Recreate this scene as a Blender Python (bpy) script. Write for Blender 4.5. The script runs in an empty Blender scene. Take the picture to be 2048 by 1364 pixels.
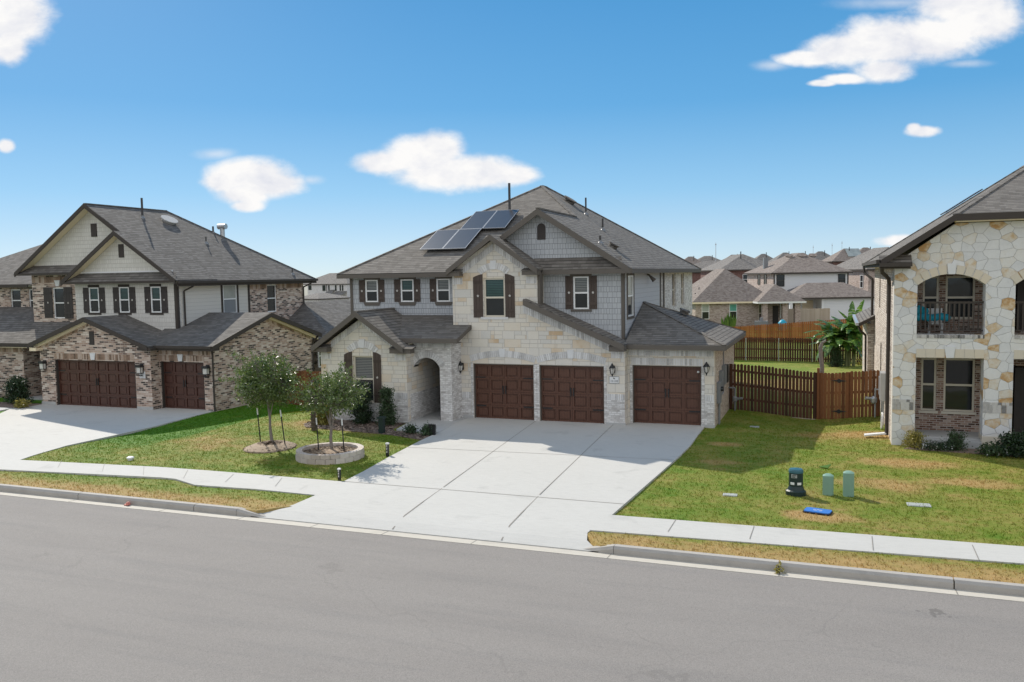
import bpy, bmesh, math, random
from mathutils import Vector, Matrix, noise
import numpy as np
random.seed(7)
R = math.radians
scene = bpy.context.scene
C = scene.collection
# ------------------------------------------------------------------ camera
YAW, PITCH, ROLL = R(-20.81), R(4.40), R(-0.97)
cam = bpy.data.cameras.new('camera'); camo = bpy.data.objects.new('camera', cam); C.objects.link(camo)
fw = Vector((math.sin(YAW)*math.cos(PITCH), math.cos(YAW)*math.cos(PITCH), -math.sin(PITCH)))
rt = Vector((math.cos(YAW), -math.sin(YAW), 0)); up = rt.cross(fw)
rt2 = math.cos(ROLL)*rt + math.sin(ROLL)*up; up2 = -math.sin(ROLL)*rt + math.cos(ROLL)*up
mw = Matrix((( rt2.x, up2.x, -fw.x, 0), (rt2.y, up2.y, -fw.y, -29.4), (rt2.z, up2.z, -fw.z, 5.35), (0, 0, 0, 1)))
camo.matrix_world = mw
cam.sensor_width = 36; cam.lens = 29.907; cam.clip_end = 3000; cam.clip_start = .1
scene.camera = camo
# ------------------------------------------------------------------ sun, exposure
SUN_EL = math.atan2(1, math.hypot(1, .82)); SUN_AZ = math.atan2(-1.0, .82)      # azimuth from +Y towards +X
sun = bpy.data.lights.new('sun', 'SUN'); sun.energy = 2.5; sun.angle = R(.53); sun.color = (1, .93, .82)
suno = bpy.data.objects.new('sun', sun); C.objects.link(suno); suno.location = (-40, 30, 40)
suno.rotation_euler = Vector((-1, .82, 1)).to_track_quat('Z', 'Y').to_euler()
scene.view_settings.view_transform = 'Standard'; scene.view_settings.look = 'None'
scene.view_settings.exposure = 1.0; scene.view_settings.gamma = 1
# ------------------------------------------------------------------ node helper
class NT:
    def __init__(s, tree): s.t = tree; s.n = tree.nodes; s.l = tree.links
    def new(s, typ, props=None, **ins):
        nd = s.n.new(typ)
        for k, v in (props or {}).items(): setattr(nd, k, v)
        for k, v in ins.items():
            key = int(k[1:]) if k[0] == 'i' and k[1:].isdigit() else k.replace('_', ' ')
            s.set(nd, key, v)
        return nd
    def set(s, nd, key, v):
        sk = nd.inputs[key]
        if isinstance(v, bpy.types.NodeSocket): s.l.new(v, sk)
        elif isinstance(v, bpy.types.Node): s.l.new(v.outputs[0], sk)
        else: sk.default_value = v
    def math(s, op, a, b=0., c=0., clamp=False):
        return s.new('ShaderNodeMath', dict(operation=op, use_clamp=clamp), i0=a, i1=b, i2=c).outputs[0]
    def vmath(s, op, a, b=(0, 0, 0), c=(0, 0, 0), out=0):
        return s.new('ShaderNodeVectorMath', dict(operation=op), i0=a, i1=b, i2=c).outputs[out]
    def ramp(s, fac, stops, interp='LINEAR'):
        nd = s.n.new('ShaderNodeValToRGB'); cr = nd.color_ramp; cr.interpolation = interp
        while len(cr.elements) < len(stops): cr.elements.new(.5)
        for e, (p, c) in zip(cr.elements, stops):
            e.position = p; e.color = (*c, 1) if len(c) == 3 else c
        s.set(nd, 0, fac); return nd.outputs[0]
    def mix(s, fac, a, b, typ='MIX'):
        nd = s.n.new('ShaderNodeMix'); nd.data_type = 'RGBA'; nd.blend_type = typ
        s.set(nd, 0, fac); 
        for k, v in ((6, a), (7, b)):
            if isinstance(v, tuple) and len(v) == 3: v = (*v, 1)
            s.set(nd, k, v)
        return nd.outputs[2]
    def noise(s, vec, scale, detail=3, rough=.55, dist=0.):
        return s.new('ShaderNodeTexNoise', None, Vector=vec, Scale=scale, Detail=detail, Roughness=rough, Distortion=dist).outputs[0]
# ------------------------------------------------------------------ world: clear blue sky with a few clouds
world = bpy.data.worlds.new('World'); scene.world = world; world.use_nodes = True
w = NT(world.node_tree); w.n.clear()
gen = w.new('ShaderNodeTexCoord').outputs['Generated']
up_z = w.vmath('MULTIPLY_ADD', gen, (1, 1, 1.55), (0, 0, .035))
sky = w.new('ShaderNodeTexSky', dict(sky_type='NISHITA', sun_disc=False, sun_elevation=SUN_EL, sun_rotation=SUN_AZ, altitude=200, air_density=1.0, dust_density=.35, ozone_density=2.2))
w.set(sky, 0, w.vmath('NORMALIZE', up_z))
dzr = w.new('ShaderNodeSeparateXYZ', None, i0=gen).outputs[2]
elev = w.ramp(dzr, [(0, (.60, .75, .87)), (.035, (.52, .71, .87)), (.095, (.31, .60, .86)), (.19, (.125, .42, .76)), (.32, (.066, .325, .67)), (1., (.06, .27, .58))])
elev = w.vmath('SCALE', elev); w.set(elev.node, 'Scale', 5.)
nis = w.vmath('SCALE', w.new('ShaderNodeHueSaturation', None, Hue=.5, Saturation=1.25, Value=1.0, Color=sky.outputs[0]).outputs[0]); w.set(nis.node, 'Scale', .62)
skyc = w.mix(.80, nis, elev)
fr = Vector((math.sin(YAW), math.cos(YAW), 0)); rr = Vector((math.cos(YAW), -math.sin(YAW), 0))
df = w.vmath('DOT_PRODUCT', gen, tuple(fr), out=1); dr = w.vmath('DOT_PRODUCT', gen, tuple(rr), out=1)
dz = w.new('ShaderNodeSeparateXYZ', None, i0=gen).outputs[2]
dfc = w.math('MAXIMUM', df, .05)
p = w.new('ShaderNodeCombineXYZ', None, i0=w.math('DIVIDE', dr, dfc), i1=w.math('DIVIDE', dz, dfc)).outputs[0]
nz1 = w.noise(w.vmath('MULTIPLY', p, (14, 24, 1)), 1., 5, .55, .4)
nz2 = w.noise(w.vmath('MULTIPLY', p, (60, 90, 1)), 1., 4, .6)
def clouds(blobs):
    cur = None
    for (x, y, a, b) in blobs:
        q = w.vmath('LENGTH', w.vmath('MULTIPLY_ADD', p, (1/a, 1/b, 1), (-x/a, -y/b, 0)), out=1)
        cur = q if cur is None else w.new('ShaderNodeMath', dict(operation='SMOOTH_MIN'), i0=cur, i1=q, i2=.25).outputs[0]
    return cur
CLOUDS = ([(-0.1438, 0.1331, 0.0436, 0.0157), (-0.103, 0.141, 0.0484, 0.0254), (-0.0843, 0.1464, 0.0375, 0.0254), (-0.0658, 0.1204, 0.0787, 0.0242), (-0.0338, 0.1198, 0.0575, 0.0218), (0.0067, 0.1163, 0.0315, 0.0133), (-0.3009, 0.1214, 0.0575, 0.0218), (-0.2752, 0.1107, 0.0454, 0.0182), (-0.3076, 0.0997, 0.0375, 0.0145), (-0.3052, 0.0864, 0.0218, 0.0085), (-0.3331, 0.1151, 0.0272, 0.017), (-0.5636, 0.3057, 0.0497, 0.04), (-0.5714, 0.2722, 0.0254, 0.0242), (0.3482, 0.2436, 0.0454, 0.0103), (0.3883, 0.253, 0.0545, 0.0206), (0.4399, 0.26, 0.0696, 0.0339), (0.487, 0.2626, 0.0666, 0.0303), (0.5456, 0.2829, 0.0606, 0.0291), (0.5251, 0.3011, 0.0727, 0.0279), (0.4347, 0.2286, 0.0375, 0.0157), (0.3888, 0.2192, 0.0291, 0.0067), (0.3629, 0.2151, 0.0182, 0.0048), (0.4793, 0.1582, 0.023, 0.0079), (0.4694, 0.1623, 0.0109, 0.0067), (-0.5819, 0.1593, 0.0121, 0.0091), (0.4625, 0.0324, 0.0375, 0.0085)],
          [(0.5267, 0.2344, 0.0303, 0.0054), (-0.3405, 0.1461, 0.0254, 0.0073), (0.4506, 0.304, 0.0787, 0.0085), (-0.2315, 0.1145, 0.0182, 0.0061), (0.3051, 0.2364, 0.0242, 0.0073)])
def density(blobs, lo, hi):
    q = clouds(blobs)
    v = w.math('ADD', w.math('SUBTRACT', 1., q), w.math('ADD', w.math('MULTIPLY', w.math('SUBTRACT', nz1, .5), .62), w.math('MULTIPLY', w.math('SUBTRACT', nz2, .5), .34)))
    return w.new('ShaderNodeMapRange', dict(interpolation_type='SMOOTHSTEP'), Value=v, From_Min=lo, From_Max=hi, To_Min=0., To_Max=1.).outputs[0]
d1 = density(CLOUDS[0], -.12, .5)
d2 = w.math('MULTIPLY', density(CLOUDS[1], -.3, 1.2), .5)
# broken cloud added in the unseen sky behind the viewer to brighten shaded fronts
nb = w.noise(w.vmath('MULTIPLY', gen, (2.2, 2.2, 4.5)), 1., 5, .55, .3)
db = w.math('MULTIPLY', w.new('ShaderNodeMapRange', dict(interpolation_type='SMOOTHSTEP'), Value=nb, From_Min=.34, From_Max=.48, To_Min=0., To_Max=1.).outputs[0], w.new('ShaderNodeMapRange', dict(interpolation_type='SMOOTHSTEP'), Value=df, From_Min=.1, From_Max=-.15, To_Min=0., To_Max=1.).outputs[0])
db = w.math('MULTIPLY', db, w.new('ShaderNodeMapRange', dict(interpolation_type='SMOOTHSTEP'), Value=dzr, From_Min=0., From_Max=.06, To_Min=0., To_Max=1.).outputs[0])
densf = (w.math('MULTIPLY', w.math('MAXIMUM', d1, d2), w.math('GREATER_THAN', df, .1))) #w.math('MULTIPLY', w.math('MAXIMUM', d1, d2), w.math('GREATER_THAN', df, .1)))
ccol = w.mix(w.ramp(w.math('ADD', w.math('MULTIPLY', nz2, .22), w.math('MULTIPLY', nz1, .8)), [(.36, (0, 0, 0)), (.60, (1, 1, 1))]), (.78, .80, .87), (1., .99, .98))
cl = w.vmath('SCALE', ccol); w.set(cl.node, 'Scale', 4.9)
skyf = w.mix(densf, skyc, cl)
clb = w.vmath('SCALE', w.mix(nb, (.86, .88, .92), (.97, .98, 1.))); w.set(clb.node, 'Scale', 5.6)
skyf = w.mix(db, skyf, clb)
bg = w.new('ShaderNodeBackground', None, Color=skyf, Strength=.1)
w.l.new(bg.outputs[0], w.new('ShaderNodeOutputWorld').inputs[0])
# ------------------------------------------------------------------ mesh builder
OFF = {}
SPLIT = {'brick_jamb', 'brick_wainscot', 'window_trim', 'corner_trim', 'front_room_side', 'footing', 'eave_return', 'return_roof', 'pent_roof', 'soffit', 'siding_wall', 'frieze', 'fascia', 'siding_wall', 'conduit', 'porch_wall', 'ridge_cap', 'lower_roof', 'panel_foot', 'balcony_floor', 'porch_floor', 'porch_roof', 'jamb', 'garage_wall', 'gutter_joint', 'driveway_joint', 'sidewalk_joint', 'curb', 'apron', 'wall', 'brick_wall', 'wing_wall', 'main_roof', 'stripe', 'rear_room_wall', 'upper_brick_wall', 'bay_wall', 'rear_wall', 'side_brick_wall', 'extension_wall', 'porch_pier', 'window_sill', 'lintel', 'arch', 'window_trim'}
class MB:
    def __init__(s): s.v = []; s.f = []
    def poly(s, pts):
        n = len(s.v); s.v += [tuple(q) for q in pts]; s.f.append(tuple(range(n, n+len(pts))))
    def prism(s, pts, d):
        n = len(s.v); k = len(pts); d = Vector(d)
        s.v += [tuple(q) for q in pts] + [tuple(Vector(q)+d) for q in pts]
        s.f.append(tuple(range(n, n+k))); s.f.append(tuple(range(n+2*k-1, n+k-1, -1)))
        for i in range(k):
            j = (i+1) % k; s.f.append((n+i, n+j, n+k+j, n+k+i))
    def box(s, x0, x1, y0, y1, z0, z1):
        s.prism([(x0, y0, z0), (x1, y0, z0), (x1, y1, z0), (x0, y1, z0)], (0, 0, z1-z0))
    def tube(s, p0, p1, r0, r1=None, n=8, caps=True):
        r1 = r0 if r1 is None else r1; p0 = Vector(p0); p1 = Vector(p1); d = (p1-p0)
        if d.length < 1e-6: return
        q = d.to_track_quat('Z', 'Y').to_matrix(); b = len(s.v)
        for (pp, r) in ((p0, r0), (p1, r1)):
            for i in range(n):
                a = 2*math.pi*i/n; s.v.append(tuple(pp + q @ Vector((r*math.cos(a), r*math.sin(a), 0))))
        for i in range(n):
            j = (i+1) % n; s.f.append((b+i, b+j, b+n+j, b+n+i))
        if caps: s.f.append(tuple(range(b+n-1, b-1, -1))); s.f.append(tuple(range(b+n, b+2*n)))
    def path(s, pts, r, n=8):
        rs = r if isinstance(r, (list, tuple)) else [r]*len(pts)
        for i in range(len(pts)-1): s.tube(pts[i], pts[i+1], rs[i], rs[i+1], n)
    def lathe(s, c, prof, n=16, sx=1., sy=1.):
        b = len(s.v); k = len(prof)
        for (r, z) in prof:
            for i in range(n):
                a = 2*math.pi*i/n; s.v.append((c[0]+r*sx*math.cos(a), c[1]+r*sy*math.sin(a), c[2]+z))
        for j in range(k-1):
            for i in range(n):
                i2 = (i+1) % n; s.f.append((b+j*n+i, b+j*n+i2, b+(j+1)*n+i2, b+(j+1)*n+i))
        s.f.append(tuple(range(b+n-1, b-1, -1))); s.f.append(tuple(range(b+(k-1)*n, b+k*n)))
    def beam(s, p0, p1, w, h):
        """box running from p0 to p1; width w centred sideways, height h hanging below the line"""
        p0 = Vector(p0); p1 = Vector(p1); d = p1-p0; sd = Vector((d.y, -d.x, 0))
        sd = sd.normalized()*(w/2) if sd.length > 1e-6 else Vector((w/2, 0, 0)); dn = Vector((0, 0, -h))
        s.prism([p0+sd, p0-sd, p0-sd+dn, p0+sd+dn], d)
    def shell(s, verts, faces, t):
        b = len(s.v); k = len(verts)
        s.v += [tuple(q) for q in verts] + [(q[0], q[1], q[2]-t) for q in verts]
        cnt = {}
        for f in faces:
            s.f.append(tuple(b+i for i in f)); s.f.append(tuple(b+k+i for i in reversed(f)))
            for i in range(len(f)):
                e = (f[i], f[(i+1) % len(f)]); cnt[e] = cnt.get(e, 0)+1
        for (i, j) in cnt:
            if (j, i) not in cnt: s.f.append((b+i, b+j, b+k+j, b+k+i))
    def pieces(s, tol=.012):
        """split into clusters of faces whose islands touch"""
        key = {}; par = {}
        def find(a):
            while par[a] != a: par[a] = par[par[a]]; a = par[a]
            return a
        idx = []
        for v in s.v:
            k = (round(v[0], 4), round(v[1], 4), round(v[2], 4)); idx.append(key.setdefault(k, len(key)))
        for k in range(len(key)): par[k] = k
        for f in s.f:
            a = find(idx[f[0]])
            for i in f[1:]: par[find(idx[i])] = a
        isl = {}
        for f in s.f: isl.setdefault(find(idx[f[0]]), []).append(f)
        keys = list(isl); bb = []
        for k in keys:
            q = np.array([s.v[i] for f in isl[k] for i in f]); bb.append((q.min(0)-tol, q.max(0)+tol))
        g = list(range(len(keys)))
        def fg(a):
            while g[a] != a: a = g[a]
            return a
        for i in range(len(keys)):
            for j in range(i):
                if (bb[i][0] <= bb[j][1]).all() and (bb[j][0] <= bb[i][1]).all(): g[fg(i)] = fg(j)
        out = {}
        for i, k in enumerate(keys): out.setdefault(fg(i), []).extend(isl[k])
        res = []
        for fs in out.values():
            m = MB(); mp = {}
            for f in fs:
                for i in f:
                    if i not in mp: mp[i] = len(m.v); m.v.append(s.v[i])
                m.f.append(tuple(mp[i] for i in f))
            res.append(m)
        return res
    def build(s, name, mat, parent=None, weld=True, smooth=False, recalc=True, local=False, origin=None, split=True):
        if split and name in SPLIT and parent is not None:
            ps = s.pieces()
            if len(ps) > 1:
                os_ = [q.build(name, mat, parent, weld, smooth, recalc, local, origin, False) for q in ps]
                return os_[0]
        me = bpy.data.meshes.new(name)
        vs = np.array(s.v, dtype=float)
        if parent is not None: off = (0, 0, 0) if local else OFF.get(parent.name, (0, 0, 0))
        else:
            off = origin if origin is not None else ((vs[:, 0].min()+vs[:, 0].max())/2, (vs[:, 1].min()+vs[:, 1].max())/2, vs[:, 2].min())
        vs = vs - np.array(off)
        me.from_pydata([tuple(q) for q in vs], [], s.f)
        bm = bmesh.new(); bm.from_mesh(me)
        if weld: bmesh.ops.remove_doubles(bm, verts=bm.verts, dist=1e-5)
        if recalc: bmesh.ops.recalc_face_normals(bm, faces=bm.faces)
        bm.to_mesh(me); bm.free()
        if smooth:
            for q in me.polygons: q.use_smooth = True
        me.materials.append(mat)
        o = bpy.data.objects.new(name, me); C.objects.link(o)
        if parent is not None: o.parent = parent; OFF[o.name] = off
        else: o.location = off; OFF[o.name] = off
        return o
def tag(o, label=None, cat=None, group=None, kind=None):
    if label: o['label'] = label
    if cat: o['category'] = cat
    if group: o['group'] = group
    if kind: o['kind'] = kind
    return o
def thing(name, loc, label, cat, group=None, rot=0., local=False):
    o = bpy.data.objects.new(name, None); C.objects.link(o); o.location = loc; o.rotation_euler = (0, 0, rot)
    o.empty_display_size = .2
    OFF[o.name] = (0, 0, 0) if local else tuple(loc)
    return tag(o, label, cat, group)
def dup(o, loc=None, rot=None, parent=None):
    c = o.copy(); C.objects.link(c)
    if parent is not None: c.parent = parent
    if loc is not None: c.location = loc
    if rot is not None: c.rotation_euler = (0, 0, rot)
    for ch in list(o.children): dup(ch, parent=c)
    return c
class Fr:
    """wall frame: u along the wall, d outwards, z up"""
    def __init__(s, o, u, n): s.o = Vector((*o, 0)); s.u = Vector((*u, 0)); s.n = Vector((*n, 0))
    def p(s, u, d, z): q = s.o+s.u*u+s.n*d; return (q.x, q.y, z)
    def box(s, mb, u0, u1, d0, d1, z0, z1):
        mb.prism([s.p(u0, d0, z0), s.p(u1, d0, z0), s.p(u1, d1, z0), s.p(u0, d1, z0)], (0, 0, z1-z0))
    def pris(s, mb, uz, d0, d1):
        q = [s.p(u, d0, z) for u, z in uz]; mb.prism(q, s.n*(d1-d0))
def front(Y): return Fr((0, Y), (1, 0), (0, -1))
def back(Y): return Fr((0, Y), (1, 0), (0, 1))
def right(X): return Fr((X, 0), (0, 1), (1, 0))
def left(X): return Fr((X, 0), (0, 1), (-1, 0))
def wall(mb, F, u0, u1, z0, z1, t=.22, holes=()):
    us = sorted({u0, u1, *[h[0] for h in holes], *[h[1] for h in holes]}); us = [u for u in us if u0 <= u <= u1]
    zs = sorted({z0, z1, *[h[2] for h in holes], *[h[3] for h in holes]}); zs = [z for z in zs if z0 <= z <= z1]
    def solid(i, j):
        if i < 0 or j < 0 or i >= len(us)-1 or j >= len(zs)-1: return False
        cu = (us[i]+us[i+1])/2; cz = (zs[j]+zs[j+1])/2
        return not any(h[0] < cu < h[1] and h[2] < cz < h[3] for h in holes)
    for i in range(len(us)-1):
        for j in range(len(zs)-1):
            if not solid(i, j): continue
            a, b, c, d = us[i], us[i+1], zs[j], zs[j+1]
            for dd in (0, -t): mb.poly([F.p(a, dd, c), F.p(b, dd, c), F.p(b, dd, d), F.p(a, dd, d)])
            for (ii, jj, e) in ((i-1, j, ((a, c), (a, d))), (i+1, j, ((b, c), (b, d))), (i, j-1, ((a, c), (b, c))), (i, j+1, ((a, d), (b, d)))):
                if not solid(ii, jj):
                    (ua, za), (ub, zb) = e
                    mb.poly([F.p(ua, 0, za), F.p(ub, 0, zb), F.p(ub, -t, zb), F.p(ua, -t, za)])
# ------------------------------------------------------------------ materials
def new_mat(name):
    m = bpy.data.materials.new(name); m.use_nodes = True; nt = NT(m.node_tree); nt.n.clear()
    out = nt.new('ShaderNodeOutputMaterial'); bs = nt.new('ShaderNodeBsdfPrincipled'); nt.l.new(bs.outputs[0], out.inputs[0])
    return m, nt, bs, out
def objc(nt): return nt.new('ShaderNodeTexCoord').outputs['Object']
def surf_uv(nt):
    """u along the wall or eave, v up the wall or slope, from object space position and normal"""
    tc = nt.new('ShaderNodeTexCoord'); pos = nt.new('ShaderNodeSeparateXYZ', None, i0=tc.outputs['Object']); nn = nt.new('ShaderNodeSeparateXYZ', None, i0=tc.outputs['Normal'])
    ax = nt.math('ABSOLUTE', nn.outputs[0]); ay = nt.math('ABSOLUTE', nn.outputs[1])
    sel = nt.math('GREATER_THAN', ax, ay)
    u = nt.math('ADD', nt.math('MULTIPLY', pos.outputs[1], sel), nt.math('MULTIPLY', pos.outputs[0], nt.math('SUBTRACT', 1., sel)))
    sn = nt.math('SQRT', nt.math('MAXIMUM', nt.math('SUBTRACT', 1., nt.math('MULTIPLY', nn.outputs[2], nn.outputs[2])), .01))
    v = nt.math('DIVIDE', pos.outputs[2], sn)
    return nt.new('ShaderNodeCombineXYZ', None, i0=u, i1=v).outputs[0], tc.outputs['Object']
def bump(nt, bs, h, strength=.3, dist=.02):
    nt.set(bs, 'Normal', nt.new('ShaderNodeBump', None, Height=h, Strength=strength, Distance=dist).outputs[0])
def plain(name, col, rough=.6, var=.12, scale=6., metal=0., spec=.5, bmp=0.):
    m, nt, bs, _ = new_mat(name); oc = objc(nt)
    n = nt.noise(oc, scale, 4); c = nt.mix(n, tuple(x*(1-var) for x in col), tuple(min(1, x*(1+var)) for x in col))
    nt.set(bs, 'Base Color', c); nt.set(bs, 'Roughness', rough); nt.set(bs, 'Metallic', metal); nt.set(bs, 'Specular IOR Level', spec)
    if bmp: bump(nt, bs, nt.noise(oc, scale*8, 3), bmp, .01)
    return m
def brick_nodes(nt, uv, bw, rh, ms, offs=.5, sq=1., sqf=2):
    b = nt.new('ShaderNodeTexBrick', dict(offset=offs, offset_frequency=2, squash=sq, squash_frequency=sqf), Vector=uv, Scale=1., Mortar_Size=ms, Mortar_Smooth=.15, Bias=0., Brick_Width=bw, Row_Height=rh)
    b.inputs['Color1'].default_value = (0, 0, 0, 1); b.inputs['Color2'].default_value = (1, 1, 1, 1); b.inputs['Mortar'].default_value = (.5, .5, .5, 1)
    return b.outputs['Color'], b.outputs['Fac']
def brick_mat(name, stops, mortar, bw=.2, rh=.07, ms=.006, patch=.25, rough=.85, pscale=1.6, bs_=.4, grime=None, sq=1.):
    m, nt, bs, _ = new_mat(name); uv, oc = surf_uv(nt)
    wob = nt.noise(oc, 9., 2); uv2 = nt.vmath('ADD', uv, nt.new('ShaderNodeCombineXYZ', None, i0=nt.math('MULTIPLY', wob, .02), i1=nt.math('MULTIPLY', wob, .012)).outputs[0])
    rnd, fac = brick_nodes(nt, uv2, bw, rh, ms, sq=sq)
    n1 = nt.noise(oc, pscale, 4); rv = nt.math('ADD', rnd, nt.math('MULTIPLY', nt.math('SUBTRACT', n1, .5), patch*2), clamp=True)
    col = nt.ramp(rv, stops)
    n2 = nt.noise(oc, 26., 4, .65); col = nt.mix(.5, col, nt.ramp(n2, [(.25, (.35, .35, .35)), (.75, (.68, .68, .68))]), 'OVERLAY')
    if grime: col = nt.mix(nt.math('MULTIPLY', nt.ramp(nt.noise(nt.vmath('MULTIPLY', oc, (1, 1, 2.6)), 3.2, 5, .62), [(.5, (0, 0, 0)), (.68, (1, 1, 1))]), .8), col, grime)
    col = nt.mix(fac, col, mortar)
    nt.set(bs, 'Base Color', col); nt.set(bs, 'Roughness', rough)
    bump(nt, bs, nt.math('ADD', nt.math('MULTIPLY', fac, -1.), nt.math('MULTIPLY', n2, .5)), bs_, .015)
    return m
def ashlar_mat(name):
    m, nt, bs, _ = new_mat(name); uv, oc = surf_uv(nt)
    big, bf = brick_nodes(nt, uv, .66, .31, .006, sq=.72, sqf=2, offs=.37)
    sm, sf = brick_nodes(nt, nt.vmath('ADD', uv, (.13, 0, 0)), .41, .155, .006, offs=.43, sq=1.3, sqf=3)
    big2, _ = brick_nodes(nt, nt.vmath('ADD', uv, (9.9, 3.1, 0)), .66, .31, .006, sq=.72, sqf=2, offs=.37)
    sel = nt.math('GREATER_THAN', big, .52)
    rnd = nt.math('ADD', nt.math('MULTIPLY', sm, sel), nt.math('MULTIPLY', big2, nt.math('SUBTRACT', 1., sel)))
    fac = nt.math('MAXIMUM', bf, nt.math('MULTIPLY', sf, sel))
    n1 = nt.noise(oc, 1.1, 4)
    rv = nt.math('ADD', rnd, nt.math('MULTIPLY', nt.math('SUBTRACT', n1, .5), .5), clamp=True)
    col = nt.ramp(rv, [(0, (.61, .585, .54)), (.35, (.67, .63, .565)), (.62, (.69, .64, .555)), (.84, (.67, .595, .49)), (.95, (.64, .53, .40)), (1., (.57, .42, .27))])
    n2 = nt.noise(oc, 14., 5, .65); col = nt.mix(.28, col, nt.ramp(n2, [(.2, (.36, .36, .36)), (.8, (.64, .64, .63))]), 'OVERLAY')
    col = nt.mix(nt.math('MULTIPLY', fac, .75), col, (.30, .27, .235)); nt.set(bs, 'Base Color', col); nt.set(bs, 'Roughness', .85)
    bump(nt, bs, nt.math('ADD', nt.math('MULTIPLY', fac, -1.), nt.math('MULTIPLY', n2, .6)), .45, .02)
    return m
def rubble_mat(name):
    m, nt, bs, _ = new_mat(name); uv, oc = surf_uv(nt)
    wob = nt.noise(oc, 3.2, 3); uv2 = nt.vmath('ADD', nt.vmath('MULTIPLY', uv, (1., 1.2, 1)), nt.vmath('SCALE', nt.new('ShaderNodeCombineXYZ', None, i0=wob, i1=wob).outputs[0]))
    uv2.node.inputs[1].links[0].from_node.inputs['Scale'].default_value = .10
    v1 = nt.new('ShaderNodeTexVoronoi', dict(voronoi_dimensions='2D'), Vector=uv2, Scale=3.05, Randomness=.78)
    v2 = nt.new('ShaderNodeTexVoronoi', dict(voronoi_dimensions='2D', feature='DISTANCE_TO_EDGE'), Vector=uv2, Scale=3.05, Randomness=.78)
    fac = nt.new('ShaderNodeMapRange', dict(interpolation_type='SMOOTHSTEP'), Value=v2.outputs['Distance'], From_Min=.010, From_Max=.026, To_Min=1., To_Max=0.).outputs[0]
    rc = nt.new('ShaderNodeSeparateColor', None, i0=v1.outputs['Color']).outputs
    n1 = nt.noise(oc, 5., 5, .6)
    rv = nt.math('ADD', rc[0], nt.math('MULTIPLY', nt.math('SUBTRACT', n1, .52), .6), clamp=True)
    col = nt.ramp(rv, [(0, (.60, .60, .60)), (.4, (.68, .675, .665)), (.68, (.66, .64, .60)), (.82, (.62, .56, .47)), (.93, (.56, .42, .26)), (1., (.44, .26, .11))])
    n2 = nt.noise(oc, 16., 5, .65); col = nt.mix(.3, col, nt.ramp(n2, [(.2, (.33, .33, .33)), (.8, (.66, .66, .66))]), 'OVERLAY')
    col = nt.mix(nt.math('MULTIPLY', fac, .85), col, (.33, .325, .315)); nt.set(bs, 'Base Color', col); nt.set(bs, 'Roughness', .85)
    bump(nt, bs, nt.math('ADD', nt.math('MULTIPLY', fac, -1.), nt.math('MULTIPLY', n2, .6)), .5, .03)
    return m
def shingle_mat(name, stops, rh=.165, bw=.28):
    m, nt, bs, _ = new_mat(name); uv, oc = surf_uv(nt)
    wob = nt.noise(oc, 3., 2); uv2 = nt.vmath('ADD', uv, nt.new('ShaderNodeCombineXYZ', None, i0=0., i1=nt.math('MULTIPLY', wob, .03)).outputs[0])
    rnd, fac = brick_nodes(nt, uv2, bw, rh, .005, sq=.65, sqf=3)
    sv = nt.new('ShaderNodeSeparateXYZ', None, i0=uv2).outputs[1]
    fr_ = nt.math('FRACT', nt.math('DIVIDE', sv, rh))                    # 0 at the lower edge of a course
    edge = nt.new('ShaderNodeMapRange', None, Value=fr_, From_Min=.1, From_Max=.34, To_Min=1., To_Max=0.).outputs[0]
    n1 = nt.noise(oc, .5, 5, .65); n3 = nt.noise(nt.vmath('MULTIPLY', oc, (1.6, 1.6, 5)), .8, 4, .6)
    rv = nt.math('ADD', nt.math('MULTIPLY', rnd, .62), nt.math('ADD', nt.math('MULTIPLY', n1, .25), nt.math('MULTIPLY', n3, .22)), clamp=True)
    col = nt.ramp(rv, stops)
    n2 = nt.noise(oc, 55., 3, .7); col = nt.mix(.55, col, nt.ramp(n2, [(.25, (.3, .3, .3)), (.75, (.72, .72, .72))]), 'OVERLAY')
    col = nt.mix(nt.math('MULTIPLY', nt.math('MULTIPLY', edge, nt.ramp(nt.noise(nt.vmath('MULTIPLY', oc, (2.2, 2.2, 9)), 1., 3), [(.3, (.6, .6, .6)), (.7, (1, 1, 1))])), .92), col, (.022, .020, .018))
    nt.set(bs, 'Base Color', col); nt.set(bs, 'Roughness', .92); nt.set(bs, 'Specular IOR Level', .25)
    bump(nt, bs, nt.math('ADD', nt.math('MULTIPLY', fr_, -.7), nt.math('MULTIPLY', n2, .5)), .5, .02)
    return m
def shake_mat(name, c0, c1, gap, bw=.17, rh=.2):
    m, nt, bs, _ = new_mat(name); uv, oc = surf_uv(nt)
    row = nt.math('FLOOR', nt.math('DIVIDE', nt.new('ShaderNodeSeparateXYZ', None, i0=uv).outputs[1], rh))
    rnd, fac = brick_nodes(nt, uv, bw, rh, .006, sq=.6, sqf=2, offs=.41)
    sv = nt.new('ShaderNodeSeparateXYZ', None, i0=uv).outputs[1]; fr_ = nt.math('FRACT', nt.math('DIVIDE', sv, rh))
    n1 = nt.noise(nt.vmath('MULTIPLY', oc, (9, 9, 1.5)), 4., 4)
    col = nt.mix(nt.math('ADD', nt.math('MULTIPLY', rnd, .6), nt.math('MULTIPLY', n1, .4)), c0, c1)
    col = nt.mix(nt.math('MULTIPLY', fac, .8), col, gap)
    nt.set(bs, 'Base Color', col); nt.set(bs, 'Roughness', .75)
    bump(nt, bs, nt.math('SUBTRACT', nt.math('ADD', nt.math('MULTIPLY', fr_, -.6), nt.math('MULTIPLY', rnd, .4)), fac), .5, .02)
    return m
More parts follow.
